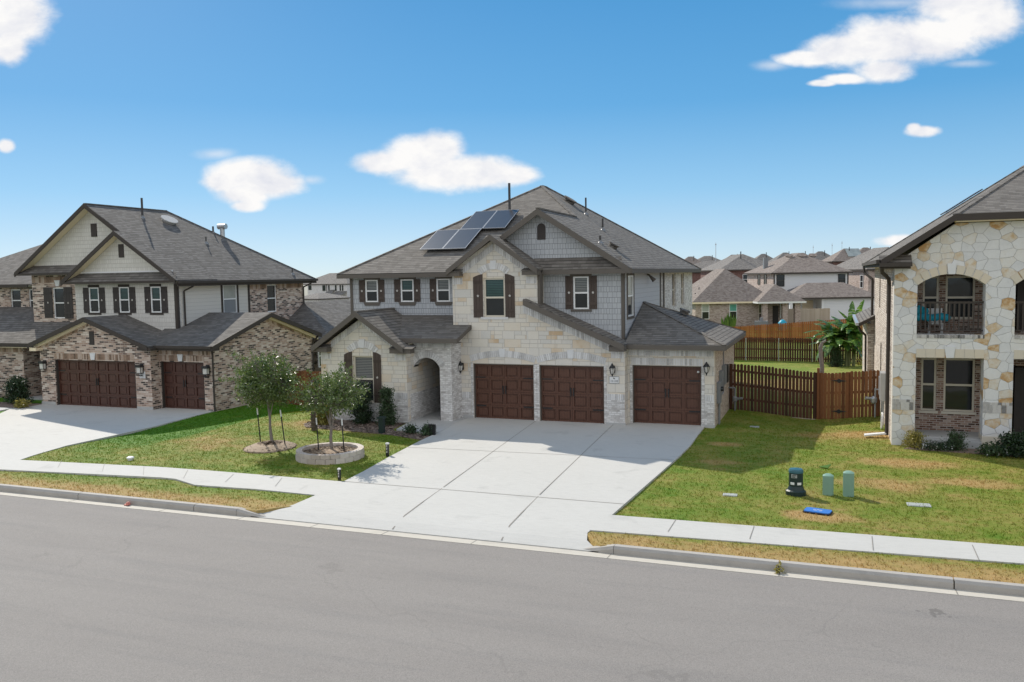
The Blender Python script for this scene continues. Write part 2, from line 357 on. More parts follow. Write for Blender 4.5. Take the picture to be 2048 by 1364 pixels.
def lap_mat(name, c0, c1, rh=.18):
    m, nt, bs, _ = new_mat(name); uv, oc = surf_uv(nt)
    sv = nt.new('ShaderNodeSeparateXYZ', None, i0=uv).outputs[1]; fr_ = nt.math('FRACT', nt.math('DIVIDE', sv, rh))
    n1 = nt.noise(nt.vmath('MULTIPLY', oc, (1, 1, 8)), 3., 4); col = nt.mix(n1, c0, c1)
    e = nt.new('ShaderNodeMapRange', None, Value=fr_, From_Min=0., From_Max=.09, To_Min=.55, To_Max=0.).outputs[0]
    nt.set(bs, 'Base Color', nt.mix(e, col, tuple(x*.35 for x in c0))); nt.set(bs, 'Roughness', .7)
    bump(nt, bs, nt.math('MULTIPLY', fr_, -1.), .5, .02); return m
def island_mat(name, stops, rough=.8, nscale=12., spec=.4, bmp=.25, stretch=(1, 1, 1)):
    m, nt, bs, _ = new_mat(name); oc = nt.vmath('MULTIPLY', objc(nt), stretch)
    ri = nt.new('ShaderNodeNewGeometry').outputs['Random Per Island']
    n = nt.noise(oc, nscale, 4, .6); col = nt.ramp(nt.math('ADD', nt.math('MULTIPLY', ri, .75), nt.math('MULTIPLY', nt.math('SUBTRACT', n, .35), .5), clamp=True), stops)
    nt.set(bs, 'Base Color', col); nt.set(bs, 'Roughness', rough); nt.set(bs, 'Specular IOR Level', spec); bump(nt, bs, n, bmp, .01)
    return m
def glass_mat(name, col, blinds=None, rough=.06, dark_below=None):
    m, nt, bs, _ = new_mat(name); oc = objc(nt); n = nt.noise(oc, 1.3, 3)
    c = nt.mix(n, tuple(x*.6 for x in col), tuple(x*1.4 for x in col))
    if blinds:
        sv = nt.new('ShaderNodeSeparateXYZ', None, i0=oc).outputs[2]; fr_ = nt.math('FRACT', nt.math('DIVIDE', sv, .062))
        c = nt.mix(nt.math('GREATER_THAN', fr_, .42), c, blinds)
    nt.set(bs, 'Base Color', c); nt.set(bs, 'Roughness', rough); nt.set(bs, 'Specular IOR Level', .5)
    bump(nt, bs, nt.noise(oc, 2.2, 2), .08, .02)
    return m
def leaf_mat(name, stops, rough=.45, trans=.25, spec=.5):
    m, nt, bs, out = new_mat(name); ri = nt.new('ShaderNodeNewGeometry').outputs['Random Per Island']; oc = objc(nt)
    n = nt.noise(oc, 2.3, 3); v = nt.math('ADD', nt.math('MULTIPLY', ri, .7), nt.math('MULTIPLY', n, .35), clamp=True); col = nt.ramp(v, stops)
    nt.set(bs, 'Base Color', col); nt.set(bs, 'Roughness', rough); nt.set(bs, 'Specular IOR Level', spec)
    tr = nt.new('ShaderNodeBsdfTranslucent', None, Color=col); mx = nt.new('ShaderNodeMixShader', None, i0=trans, i1=bs.outputs[0], i2=tr.outputs[0])
    nt.l.new(mx.outputs[0], out.inputs[0]); return m
def concrete_mat(name, c0, c1, stain=.25):
    m, nt, bs, _ = new_mat(name); oc = objc(nt)
    n1 = nt.noise(oc, .45, 5, .6); n2 = nt.noise(nt.vmath('MULTIPLY', oc, (1, 6, 1)), 3., 4, .6); n3 = nt.noise(oc, 60., 3, .7)
    c = nt.mix(n1, c0, c1); c = nt.mix(nt.math('MULTIPLY', nt.ramp(n2, [(.45, (0, 0, 0)), (.8, (1, 1, 1))]), stain), c, tuple(x*.62 for x in c0))
    n4 = nt.noise(oc, 1.3, 4, .6, .6); c = nt.mix(nt.math('MULTIPLY', nt.ramp(n4, [(.58, (0, 0, 0)), (.74, (1, 1, 1))]), .38*min(1, stain*4)), c, tuple(x*.66 for x in c0))
    c = nt.mix(.4, c, nt.ramp(n3, [(.2, (.35, .35, .35)), (.8, (.65, .65, .65))]), 'OVERLAY')
    nt.set(bs, 'Base Color', c); nt.set(bs, 'Roughness', .85); bump(nt, bs, n3, .15, .004); return m
def asphalt_mat(name):
    m, nt, bs, _ = new_mat(name); oc = objc(nt)
    n1 = nt.noise(nt.vmath('MULTIPLY', oc, (.35, 1.6, 1)), .5, 6, .62); n2 = nt.noise(oc, 75., 3, .75); n3 = nt.noise(nt.vmath('MULTIPLY', oc, (.25, 2.6, 1)), 1.1, 5, .6); n4 = nt.noise(oc, 2.2, 4)
    c = nt.mix(n1, (.195, .178, .163), (.255, .235, .215)); c = nt.mix(nt.math('MULTIPLY', nt.ramp(n3, [(.5, (0, 0, 0)), (.75, (1, 1, 1))]), .4), c, (.160, .152, .146))
    c = nt.mix(nt.math('MULTIPLY', nt.ramp(n4, [(.6, (0, 0, 0)), (.8, (1, 1, 1))]), .18), c, (.27, .25, .22))
    c = nt.mix(.55, c, nt.ramp(n2, [(.3, (.2, .2, .2)), (.7, (.8, .8, .8))]), 'OVERLAY')
    n5 = nt.noise(nt.vmath('MULTIPLY', oc, (.5, .9, 1)), .35, 3); cr = nt.new('ShaderNodeTexVoronoi', dict(feature='DISTANCE_TO_EDGE'), Vector=nt.vmath('ADD', oc, nt.vmath('SCALE', nt.new('ShaderNodeTexNoise', None, Vector=oc, Scale=1.4, Detail=4).outputs[1])), Scale=.16); cr.inputs['Vector'].links[0].from_node.inputs[1].links[0].from_node.inputs['Scale'].default_value = .9
    crk = nt.math('MULTIPLY', nt.math('LESS_THAN', cr.outputs['Distance'], .0028), nt.math('GREATER_THAN', n5, .5)); c = nt.mix(nt.math('MULTIPLY', crk, .14), c, (.09, .085, .08))
    for (sx, sy, sa, sb) in ((2.13, -14.05, .16, .10), (-8.5, -15.2, .3, .16), (-14.6, -16.4, .22, .12), (-1.6, -17.6, .26, .12)):
        q = nt.vmath('LENGTH', nt.vmath('MULTIPLY_ADD', nt.vmath('ADD', oc, nt.vmath('SCALE', nt.new('ShaderNodeTexNoise', None, Vector=oc, Scale=5.).outputs[1])), (1/sa, 1/sb, 0), (-sx/sa, -sy/sb, 0)), out=1)
        c = nt.mix(nt.new('ShaderNodeMapRange', None, Value=q, From_Min=.7, From_Max=1.3, To_Min=.45 if sx > 2 else .16, To_Max=0.).outputs[0], c, (.06, .055, .05))
    nt.set(bs, 'Base Color', c); nt.set(bs, 'Roughness', .9); bump(nt, bs, n2, .4, .006); return m
def grass_color(nt, pos):
    """lawn colour from the place on the ground: green turf, worn and dry patches, a dry verge"""
    s = nt.new('ShaderNodeSeparateXYZ', None, i0=pos).outputs; x, y = s[0], s[1]
    def ell(cx, cy, a, b): 
        q = nt.vmath('LENGTH', nt.vmath('MULTIPLY_ADD', pos, (1/a, 1/b, 0), (-cx/a, -cy/b, 0)), out=1)
        return nt.new('ShaderNodeMapRange', dict(interpolation_type='SMOOTHSTEP'), Value=q, From_Min=.25, From_Max=1.15, To_Min=1., To_Max=0.).outputs[0]
    def step(v, a, b): return nt.new('ShaderNodeMapRange', dict(interpolation_type='SMOOTHSTEP'), Value=v, From_Min=a, From_Max=b, To_Min=0., To_Max=1.).outputs[0]
    n1 = nt.noise(pos, .75, 5, .62); n2 = nt.noise(nt.vmath('MULTIPLY', pos, (1, 2.2, 1)), 2.1, 5, .65); n3 = nt.noise(nt.vmath('MULTIPLY', pos, (1, 2., 1)), 11., 4, .7)
    dry = nt.math('ADD', nt.math('MULTIPLY', n1, .62), nt.math('MULTIPLY', n2, .4))
    verge = nt.math('MULTIPLY', nt.math('MULTIPLY', step(y, -11.9, -12.9), step(y, -16., -14.)), .30); dry = nt.math('ADD', dry, verge)
    for (cx, cy, a, b, k) in ((-.3, -9.75, 1.0, .55, .34), (1.0, .9, 2.6, 1.2, .22), (1.9, -3.6, 1.6, .8, .2), (1.0, -6.3, 1.8, .8, .2), (-3.0, -4.9, .9, .4, .2), (-3.2, -2.2, .8, .4, .22), (-17.5, -2.6, 3., 1.2, .2), (-19.5, -6.5, 2.5, 1.6, .1), (3.4, -5.6, 1.6, .6, .2), (-1, 14, 9, 5, .15)):
        dry = nt.math('ADD', dry, nt.math('MULTIPLY', ell(cx, cy, a, b), k*1.25))
    lush = nt.math('MULTIPLY', step(nt.math('ADD', x, nt.math('MULTIPLY', n3, .25)), -21.35, -21.75), step(y, -10., -4.)); dry = nt.math('SUBTRACT', dry, nt.math('ADD', nt.math('MULTIPLY', lush, .27), nt.math('MULTIPLY', ell(-.2, -6.2, 1.6, 1.3), .12)))
    right = nt.math('MULTIPLY', step(x, -3.5, .5), .05); dry = nt.math('ADD', dry, right)
    dry = nt.math('ADD', dry, nt.math('MULTIPLY', nt.math('SUBTRACT', n3, .5), .30))
    far = nt.math('MAXIMUM', step(y, -24.3, -24.7), step(y, 62., 75.))
    col = nt.ramp(dry, [(.30, (.075, .190, .008)), (.46, (.150, .215, .020)), (.58, (.235, .245, .045)), (.70, (.345, .265, .085)), (.88, (.45, .30, .12))])
    col = nt.mix(nt.math('MULTIPLY', far, .9), col, (.30, .275, .235))
    return col, n3
def grass_mat(name, blades=False):
    m, nt, bs, out = new_mat(name); pos = nt.new('ShaderNodeNewGeometry').outputs['Position']
    col, n3 = grass_color(nt, pos)
    if blades:
        ri = nt.new('ShaderNodeNewGeometry').outputs['Random Per Island']
        col = nt.mix(1., col, nt.ramp(ri, [(0, (.62, .62, .62)), (1, (1.25, 1.2, 1.1))]), 'MULTIPLY')
        tr = nt.new('ShaderNodeBsdfTranslucent', None, Color=col); mx = nt.new('ShaderNodeMixShader', None, i0=.35, i1=bs.outputs[0], i2=tr.outputs[0]); nt.l.new(mx.outputs[0], out.inputs[0])
    else:
        n4 = nt.noise(nt.vmath('MULTIPLY', pos, (1, 1.6, 1)), 42., 3, .75); col = nt.mix(.7, col, nt.ramp(n4, [(.2, (.2, .2, .2)), (.8, (.75, .75, .75))]), 'OVERLAY')
        bump(nt, bs, nt.math('ADD', n4, n3), .8, .03)
    nt.set(bs, 'Base Color', col); nt.set(bs, 'Roughness', .8); nt.set(bs, 'Specular IOR Level', .2); return m
M = {}
M['ashlar'] = ashlar_mat('limestone ashlar'); M['rubble'] = rubble_mat('chopped limestone')
M['white_brick'] = brick_mat('whitewashed brick', [(0, (.44, .42, .40)), (.25, (.58, .56, .54)), (.6, (.68, .665, .645)), (1, (.74, .725, .705))], (.47, .45, .43), patch=.3, grime=(.30, .27, .25), ms=.008)
M['side_brick'] = brick_mat('pale tan brick', [(0, (.34, .26, .20)), (.3, (.50, .41, .34)), (.7, (.58, .50, .43)), (1, (.62, .55, .48))], (.36, .30, .25), patch=.3, ms=.009)
M['brown_brick'] = brick_mat('tumbled brown brick', [(0, (.045, .034, .03)), (.18, (.09, .064, .054)), (.30, (.27, .18, .14)), (.5, (.44, .31, .24)), (.72, (.53, .415, .34)), (1, (.68, .59, .51))], (.53, .45, .385), patch=.34, ms=.011, bw=.27, rh=.085, bs_=.6, pscale=2.2)
M['red_brick'] = brick_mat('mottled porch brick', [(0, (.06, .035, .025)), (.3, (.17, .085, .055)), (.55, (.28, .17, .12)), (.8, (.38, .27, .21)), (1, (.5, .42, .36))], (.48, .42, .37), patch=.25, ms=.010)
M['cream_brick'] = brick_mat('cream side brick', [(0, (.30, .24, .20)), (.3, (.50, .43, .37)), (.7, (.62, .55, .48)), (1, (.68, .62, .56))], (.30, .25, .21), patch=.25, ms=.011, bw=.24, rh=.085)
M['far_brick'] = brick_mat('pinkish far brick', [(0, (.22, .15, .12)), (.4, (.38, .29, .25)), (1, (.50, .41, .36))], (.45, .40, .36), patch=.3)
M['dark_brick'] = brick_mat('dark red far brick', [(0, (.08, .03, .025)), (.5, (.14, .06, .05)), (1, (.2, .1, .08))], (.2, .15, .13), patch=.3)
M['far_white'] = brick_mat('white far brick', [(0, (.5, .48, .46)), (.5, (.62, .6, .58)), (1, (.7, .68, .66))], (.6, .58, .56), patch=.3)
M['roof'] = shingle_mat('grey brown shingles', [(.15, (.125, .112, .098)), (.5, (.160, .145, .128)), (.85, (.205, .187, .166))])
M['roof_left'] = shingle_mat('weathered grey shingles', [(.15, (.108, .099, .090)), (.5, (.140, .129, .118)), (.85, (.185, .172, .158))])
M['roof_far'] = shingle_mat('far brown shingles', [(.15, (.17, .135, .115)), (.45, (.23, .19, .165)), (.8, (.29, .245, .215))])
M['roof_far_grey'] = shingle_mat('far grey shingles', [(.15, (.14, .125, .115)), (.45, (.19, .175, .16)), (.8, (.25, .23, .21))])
M['shake'] = shake_mat('grey shake siding', (.385, .40, .42), (.475, .49, .505), (.12, .125, .135))
M['shake_cream'] = shake_mat('cream shake siding', (.57, .545, .50), (.66, .635, .59), (.36, .335, .30), bw=.14)
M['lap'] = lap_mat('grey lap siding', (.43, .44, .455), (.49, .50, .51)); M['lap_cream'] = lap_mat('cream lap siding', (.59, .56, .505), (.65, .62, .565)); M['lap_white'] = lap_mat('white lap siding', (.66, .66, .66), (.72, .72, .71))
M['voussoir'] = island_mat('pale cut brick', [(0, (.36, .35, .34)), (.3, (.56, .55, .54)), (.7, (.68, .67, .66)), (1, (.75, .74, .73))])
M['soldier_brown'] = island_mat('brown soldier brick', [(0, (.10, .07, .05)), (.35, (.30, .20, .14)), (.7, (.45, .35, .28)), (1, (.55, .47, .41))])
M['soldier_dark'] = island_mat('dark banded brick', [(0, (.05, .05, .05)), (.3, (.25, .24, .23)), (.6, (.48, .46, .44)), (1, (.58, .56, .53))])
M['tan_block'] = island_mat('buff arch stone', [(0, (.52, .47, .39)), (.5, (.60, .54, .44)), (1, (.64, .55, .42))], nscale=6)
M['keystone'] = plain('pale keystone', (.66, .66, .66), .8, .06, 8)
M['trim'] = plain('taupe trim paint', (.125, .110, .095), .75, .08, 4, 0., .25); M['trim_dark'] = plain('dark brown trim paint', (.060, .050, .043), .75, .1, 4, 0., .25)
M['cream_trim'] = plain('cream trim paint', (.78, .66, .47), .6, .06, 4)
M['shutter'] = island_mat('dark stained shutter', [(0, (.050, .034, .026)), (1, (.085, .062, .050))], .6, 8., stretch=(6, 6, 1)); M['shutter_dark'] = island_mat('black brown shutter', [(0, (.028, .022, .020)), (1, (.05, .04, .036))], .6, 8., stretch=(6, 6, 1))
M['medal'] = plain('pale metal star', (.55, .52, .48), .4, .1, 20, .3)
M['white_frame'] = plain('white vinyl', (.80, .80, .79), .4, .04, 5); M['tan_frame'] = plain('almond vinyl', (.62, .57, .47), .45, .05, 5)
M['glass'] = glass_mat('dark window glass', (.018, .022, .026)); M['glass_blind'] = glass_mat('glass over blinds', (.05, .055, .055), (.22, .225, .22)); M['glass_teal'] = glass_mat('teal glass over blinds', (.012, .03, .03), (.035, .085, .08))
M['glass_pale'] = glass_mat('pale window glass', (.34, .36, .33)); M['glass_green'] = glass_mat('green blind glass', (.10, .34, .28))
M['metal_black'] = plain('black iron', (.012, .012, .013), .45, .2, 20); M['metal_grey'] = plain('grey painted metal', (.20, .21, .22), .5, .1, 10); M['galv'] = plain('galvanised metal', (.48, .49, .50), .4, .12, 9, .6)
M['pipe'] = plain('dark vent pipe', (.05, .048, .047), .6, .15, 10)
M['lamp_glass'] = plain('frosted lamp glass', (.60, .58, .54), .25, .05, 12); M['white_paint'] = plain('white paint', (.74, .74, .73), .5, .06, 8)
M['concrete'] = concrete_mat('driveway concrete', (.455, .445, .415), (.515, .505, .475)); M['concrete_old'] = concrete_mat('grey kerb concrete', (.35, .325, .29), (.44, .41, .37), .4); M['gutter'] = concrete_mat('buff gutter concrete', (.46, .425, .36), (.53, .49, .425), .3)
M['slab'] = concrete_mat('porch slab concrete', (.40, .40, .39), (.46, .46, .45)); M['joint'] = plain('joint filler', (.24, .22, .19), .9, .3, 12); M['asphalt'] = asphalt_mat('aged asphalt')
M['grass'] = grass_mat('lawn'); M['blades'] = grass_mat('grass blades', True)
M['mulch'] = island_mat('tan wood mulch', [(0.1, (.09, .06, .04)), (.45, (.25, .18, .125)), (.9, (.42, .33, .24))], .9, 22., bmp=.9); M['mulch_dark'] = island_mat('brown bed mulch', [(0, (.09, .06, .045)), (.5, (.19, .14, .11)), (1, (.33, .27, .22))], .9, 30., bmp=.6)
M['ring_block'] = island_mat('pale edging block', [(0, (.40, .34, .29)), (.5, (.55, .48, .42)), (1, (.64, .58, .52))], .85, 9.)
M['bark'] = plain('grey bark', (.22, .19, .165), .9, .35, 14, bmp=.6); M['bark_dark'] = plain('dark bark', (.10, .075, .055), .9, .4, 14, bmp=.6)
M['oak_leaf'] = leaf_mat('live oak leaf', [(0, (.035, .066, .012)), (.45, (.085, .140, .026)), (.8, (.16, .215, .055)), (.86, (.20, .25, .08)), (.95, (.52, .55, .40))], .33, .3, .8)  # palest stop paints sun glints into the colour of some leaves
M['shrub_leaf'] = leaf_mat('dark shrub leaf', [(0, (.008, .020, .007)), (.6, (.02, .045, .014)), (1, (.045, .08, .025))], .4, .15, .5); M['holly_leaf'] = leaf_mat('mid green shrub leaf', [(0, (.02, .04, .014)), (.6, (.04, .075, .025)), (1, (.08, .13, .05))], .4, .2)
M['gold_leaf'] = leaf_mat('yellow green leaf', [(0, (.12, .12, .02)), (.6, (.28, .24, .05)), (1, (.40, .34, .10))], .5, .3); M['bright_leaf'] = leaf_mat('bright green leaf', [(0, (.05, .12, .012)), (.6, (.12, .24, .03)), (1, (.22, .34, .06))], .45, .35)
M['banana'] = leaf_mat('banana leaf', [(0, (.045, .11, .02)), (.6, (.085, .18, .03)), (1, (.24, .36, .06))], .38, .35, .6); M['banana_stem'] = plain('banana stem', (.16, .17, .07), .7, .3, 9)
M['fence_dark'] = island_mat('dark stained picket', [(0, (.036, .015, .008)), (.5, (.075, .030, .015)), (1, (.125, .050, .024))], .8, 10., stretch=(6, 6, 1)); M['fence_brown'] = island_mat('brown stained board', [(0, (.095, .036, .014)), (.5, (.18, .070, .026)), (1, (.27, .115, .045))], .8, 9., stretch=(6, 6, 1))
M['fence_orange'] = island_mat('orange stained picket', [(0, (.20, .065, .018)), (.5, (.32, .11, .03)), (1, (.42, .17, .055))], .8, 9., stretch=(6, 6, 1)); M['fence_pale'] = island_mat('weathered pale board', [(0, (.40, .32, .25)), (1, (.52, .44, .36))], .85, 9., stretch=(6, 6, 1))
def door_mat(name, c0, c1):
    m, nt, bs, _ = new_mat(name); uv, oc = surf_uv(nt)
    n = nt.noise(nt.vmath('MULTIPLY', oc, (14, 14, 1.2)), 2.6, 5, .65); n2 = nt.noise(oc, 1.2, 3)
    su = nt.new('ShaderNodeSeparateXYZ', None, i0=uv).outputs[0]; fr_ = nt.math('FRACT', nt.math('DIVIDE', su, .105))
    gr = nt.math('LESS_THAN', fr_, .1)
    c = nt.mix(nt.math('ADD', nt.math('MULTIPLY', n, .7), nt.math('MULTIPLY', n2, .3)), c0, c1); c = nt.mix(nt.math('MULTIPLY', gr, .5), c, tuple(x*.4 for x in c0))
    nt.set(bs, 'Base Color', c); nt.set(bs, 'Roughness', .5); bump(nt, bs, nt.math('SUBTRACT', n, gr), .25, .01); return m
M['door'] = door_mat('walnut garage door', (.060, .023, .012), (.138, .055, .031)); M['door_left'] = door_mat('brown garage door', (.050, .018, .011), (.105, .039, .025))
M['wood_dark'] = plain('dark wood', (.03, .022, .018), .6, .3, 10)
M['solar'] = plain('solar cell glass', (.020, .021, .028), .28, .2, 3, 0., .7); M['alu'] = plain('silver panel frame', (.42, .42, .43), .35, .05, 8, .6)
M['ped_dark'] = plain('dark green plastic', (.006, .022, .020), .45, .2, 6); M['ped_cap'] = plain('blue green cap', (.035, .12, .15), .35, .15, 6); M['ped_pale'] = plain('pale green plastic', (.20, .33, .25), .5, .1, 5); M['lid_blue'] = plain('bright blue lid', (.04, .17, .52), .45, .2, 20); M['lid_grey'] = plain('grey meter lid', (.36, .38, .36), .7, .2, 12)
M['turq'] = plain('turquoise cover', (.01, .32, .46), .5, .3, 5); M['stone_foot'] = concrete_mat('stucco footing', (.5, .47, .42), (.56, .53, .48))
M['black'] = plain('deep shadow interior', (.02, .018, .016), .9, .2, 3); M['inside'] = plain('dim beige ceiling', (.35, .32, .27), .8, .05, 3)
# ------------------------------------------------------------------ ground
def ss(x, a, b):
    t = min(1, max(0, (x-a)/(b-a))); return t*t*(3-2*t)
def lerp(a, b, t): return a+(b-a)*t
def H(x, y):
    if y < -13.2: return -.30
    if y < -12.3 and -12.06-max(0, (-12.6-y)*.9) < x < -4.86+max(0, (-12.55-y)*.72): return -.30
    z = -.075 + .02*noise.noise(Vector((x*.35, y*.35, 0)))
    z += -.30*ss(-x, 19, 25)*ss(y, -10.5, -4)
    z += -.38*math.exp(-((x+21.8)/2.2)**2)*ss(y, -1, 4)*(1-ss(y, 16, 30))
    z += -.29*math.exp(-((x+.6)/1.9)**2)*ss(y, -2.5, 4.5)*(1-ss(y, 10, 22))
    z += lerp(0, -1.2, ss(y, 10, 36)) if y < 36 else -1.2
    z += -.25*ss(y, 44, 54) + 1.0*ss(y, 58, 62)
    z += -1.6*ss(-x, 45, 110)*ss(y, 60, 150)
    return z
xs = sorted({-1500, -900, -500, -300, -220, -160, -120, -90, -75, -66, *np.arange(-60, 24.1, .5).tolist(), *np.round(np.arange(-12.85, -12.0, .06), 3).tolist(), *np.round(np.arange(-4.95, -4.3, .05), 3).tolist(), 28, 34, 42, 55, 75, 110, 160, 240, 400, 800, 1500})
ys = sorted({-300, -120, -60, -40, *np.arange(-30, -13.6, 1.).tolist(), -13.21, -13.19, *np.arange(-13, 36.1, .5).tolist(), *np.round(np.arange(-13.15, -12.2, .06), 3).tolist(), *np.arange(37, 64, 1.).tolist(), 68, 74, 82, 95, 110, 130, 155, 190, 240, 320, 450, 700, 1100, 2000})
g = MB(); nx = len(xs)
g.v = [(x, y, H(x, y)) for y in ys for x in xs]
g.f = [(j*nx+i, j*nx+i+1, (j+1)*nx+i+1, (j+1)*nx+i) for j in range(len(ys)-1) for i in range(nx-1)]
tag(g.build('ground', M['grass'], weld=False, smooth=True, origin=(0, 0, 0)), kind='structure')
def strip(rows, t=.12):
    """sheet from cross sections (list of 3D points per row), with skirts"""
    m = MB(); n = len(rows[0]); vs = [p for r in rows for p in r]
    fs = [(j*n+i, j*n+i+1, (j+1)*n+i+1, (j+1)*n+i) for j in range(len(rows)-1) for i in range(n-1)]
    m.shell(vs, fs, t); return m
def struct(m, name, mat): return tag(m.build(name, mat, origin=(0, 0, 0)), kind='structure')
XL, XR = -320., 160.
m = MB(); m.box(XL, XR, -24.2, -13.62, -.4, -.18); struct(m, 'road', M['asphalt'])
# gutter pan with joints, kerb with a driveway gap and flared ends
m = MB(); m.prism([(XL, -13.62, -.172), (XL, -13.30, -.19), (XL, -13.30, -.40), (XL, -13.62, -.40)], (XR-XL, 0, 0)); gut = struct(m, 'gutter', M['gutter'])
m = MB()
for x in (-21.5, -18.1, -15.2, -12.9, -10.9, -9.1, -7.0, -4.1, -.9, 2.0, 5.):
    m.prism([(x, -13.615, -.1695), (x, -13.305, -.1875), (x, -13.305, -.25), (x, -13.615, -.25)], (.02, 0, 0))
m.build('gutter_joint', M['joint'], gut)
def kerb_run(m, x0, x1, h0=-.035, h1=-.035):
    a = [(x0, -13.30, -.40), (x0, -13.30, h0-.05), (x0, -13.26, h0), (x0, -13.13, h0), (x0, -13.13, -.40)]
    b = [(x1, -13.30, -.40), (x1, -13.30, h1-.05), (x1, -13.26, h1), (x1, -13.13, h1), (x1, -13.13, -.40)]
    n = len(m.v); m.v += a+b; m.f += [(0+n, 1+n, 2+n, 3+n, 4+n), (9+n, 8+n, 7+n, 6+n, 5+n)] + [(n+i, n+(i+1) % 5, n+5+(i+1) % 5, n+5+i) for i in range(5)]
m = MB()
for a, b in ((XL, -25.), (-25, -21.51), (-21.5, -18.11), (-18.1, -14.41), (-14.4, -13.15)): kerb_run(m, a, b-.012)
kerb_run(m, -13.15, -12.25, -.035, -.175); kerb_run(m, -4.75, -4.05, -.175, -.035)
for a, b in ((-4.04, -.91), (-.9, 1.99), (2., 5.2), (5.21, XR)): kerb_run(m, a, b-.012)
struct(m, 'curb', M['concrete_old'])
m = MB(); m.box(XL, XR, -24.6, -24.2, -.4, -.04); struct(m, 'far_side_curb', M['concrete_old'])
# driveway
rows = [(-.05, -13.2, -6.95), (-1.2, -12.95, -6.95)]
dv = [(.55, -6.9, -4.22, -.015), (-.25, -6.9, -4.22, -.02), (-1.1, -13.05, -4.2, -.02), (-2.9, -12.8, -4.16, -.02), (-4.6, -12.72, -4.22, -.02), (-7.0, -12.5, -4.36, -.022), (-9.0, -12.25, -4.48, -.025), (-11.2, -12.08, -4.62, -.035), (-12.5, -12.12, -4.8, -.055), (-12.9, -12.3, -4.7, -.09), (-13.30, -12.75, -4.35, -.170)]
rws = []
for (y, x0, x1, z) in dv[2:]: rws.append([(lerp(x0, x1, k/8), y, z) for k in range(9)])
dw = struct(strip(rws), 'driveway', M['concrete'])
m = MB(); m.box(-13.05, -6.98, -1.1, .25, -.14, -.02); m.box(-6.98, -4.2, -1.1, .75, -.14, -.02); m.build('apron', M['concrete'], dw)
m = MB()
def jl(a, b, w=.022, z=-.0165):
    a = Vector((*a, z)); b = Vector((*b, z)); d = (b-a).normalized()*w/2; s = Vector((-d.y, d.x, 0)); m.poly([a-s, a+s, b+s, b-s])
jl((-7.35, -.02), (-6.72, -10.0)); jl((-6.72, -10.), (-6.62, -11.4), z=-.03); jl((-10.28, -.02), (-9.32, -10.)); jl((-9.32, -10.), (-9.2, -11.4), z=-.03)
jl((-12.2, -10.2), (-4.55, -10.2), z=-.024); jl((-12.6, -5.7), (-4.28, -5.2)); 
for a, b, za, zb in (((-6.62, -11.4), (-6.54, -12.5), -.030, -.049), ((-6.54, -12.5), (-6.45, -13.25), -.049, -.15), ((-9.2, -11.4), (-9.1, -12.5), -.030, -.049), ((-9.1, -12.5), (-9.02, -13.25), -.049, -.15)):
    m.poly([(a[0]-.015, a[1], za), (a[0]+.015, a[1], za), (b[0]+.015, b[1], zb), (b[0]-.015, b[1], zb)])
m.build('driveway_joint', M['joint'], dw)
# sidewalks
def walk(pts, name):
    rows = [[(xi, yi, zi), (xo, yo, zo)] for (xi, yi, zi, xo, yo, zo) in pts]; return struct(strip(rows), name, M['concrete'])
wl = walk([(-60, -10.9, -.03, -60, -12.0, -.03), (-23.8, -10.75, -.03, -22.7, -11.86, -.03), (-18.3, -10.24, -.028, -17.3, -11.27, -.028), (-16.6, -10.2, -.028, -16.8, -11.28, -.03), (-15.6, -10.2, -.028, -15.8, -11.66, -.035), (-14.2, -10.2, -.028, -13.9, -11.56, -.035), (-12.1, -10.2, -.032, -12.0, -11.6, -.04)], 'left_sidewalk')
m = MB()
for xi, xo in ((-22.0, -21.2), (-20.3, -19.5), (-18.8, -18.0), (-17.2, -16.6), (-15.6, -15.2), (-14.0, -13.6)): m.poly([(xi, -10.35, -.0235), (xi+.012, -10.35, -.0235), (xo+.012, -11.2, -.0235), (xo, -11.2, -.0235)])
m.build('sidewalk_joint', M['joint'], wl)
wr = walk([(-4.63, -11.15, -.032, -4.8, -12.35, -.045), (3.5, -10.9, -.03, 3.3, -11.95, -.04), (60, -10.7, -.03, 60, -11.75, -.03)], 'right_sidewalk')
m = MB()
for x in (-3.2, -1.55, .75, 2.55, 4.4): m.poly([(x, -11.1, -.0255), (x+.014, -11.1, -.0255), (x+.004, -12.0, -.032), (x-.01, -12.0, -.032)])
m.build('sidewalk_joint', M['joint'], wr)
# the small front walk of the main house and its porch floor
m = MB(); m.prism([(-14.5, -2.95, -.12), (-13.25, -3.3, -.12), (-12.75, -3.0, -.12), (-13.05, -.9, -.12), (-14.8, -1.25, -.12)], (0, 0, .105)); struct(m, 'front_walk', M['slab'])
# left driveway and walk
ld = [(-.05, -35.2, -25.35, -.335), (-1.5, -35.2, -25.2, -.335), (-3.6, -33.7, -24.95, -.325), (-5., -33.2, -24.75, -.27), (-8.2, -33.1, -24.2, -.12), (-10.0, -33.0, -23.6, -.05), (-11.8, -33.2, -23.0, -.045), (-12.9, -33.8, -22.6, -.1), (-13.3, -34, -22.3, -.172)]
rws = [[(lerp(x0, x1, k/8), y, z) for k in range(9)] for (y, x0, x1, z) in ld]
lw = struct(strip(rws), 'left_driveway', M['concrete'])
m = MB(); m.box(-35.2, -28.35, -.06, .22, -.6, -.337); m.build('apron', M['concrete'], lw); m = MB(); m.box(-28.345, -25.36, -.06, .72, -.6, -.337); m.build('apron', M['concrete'], lw)
m = MB(); m.box(-48, -35.2, -2.6, -1.3, -.5, -.33); struct(m, 'left_front_walk', M['slab'])
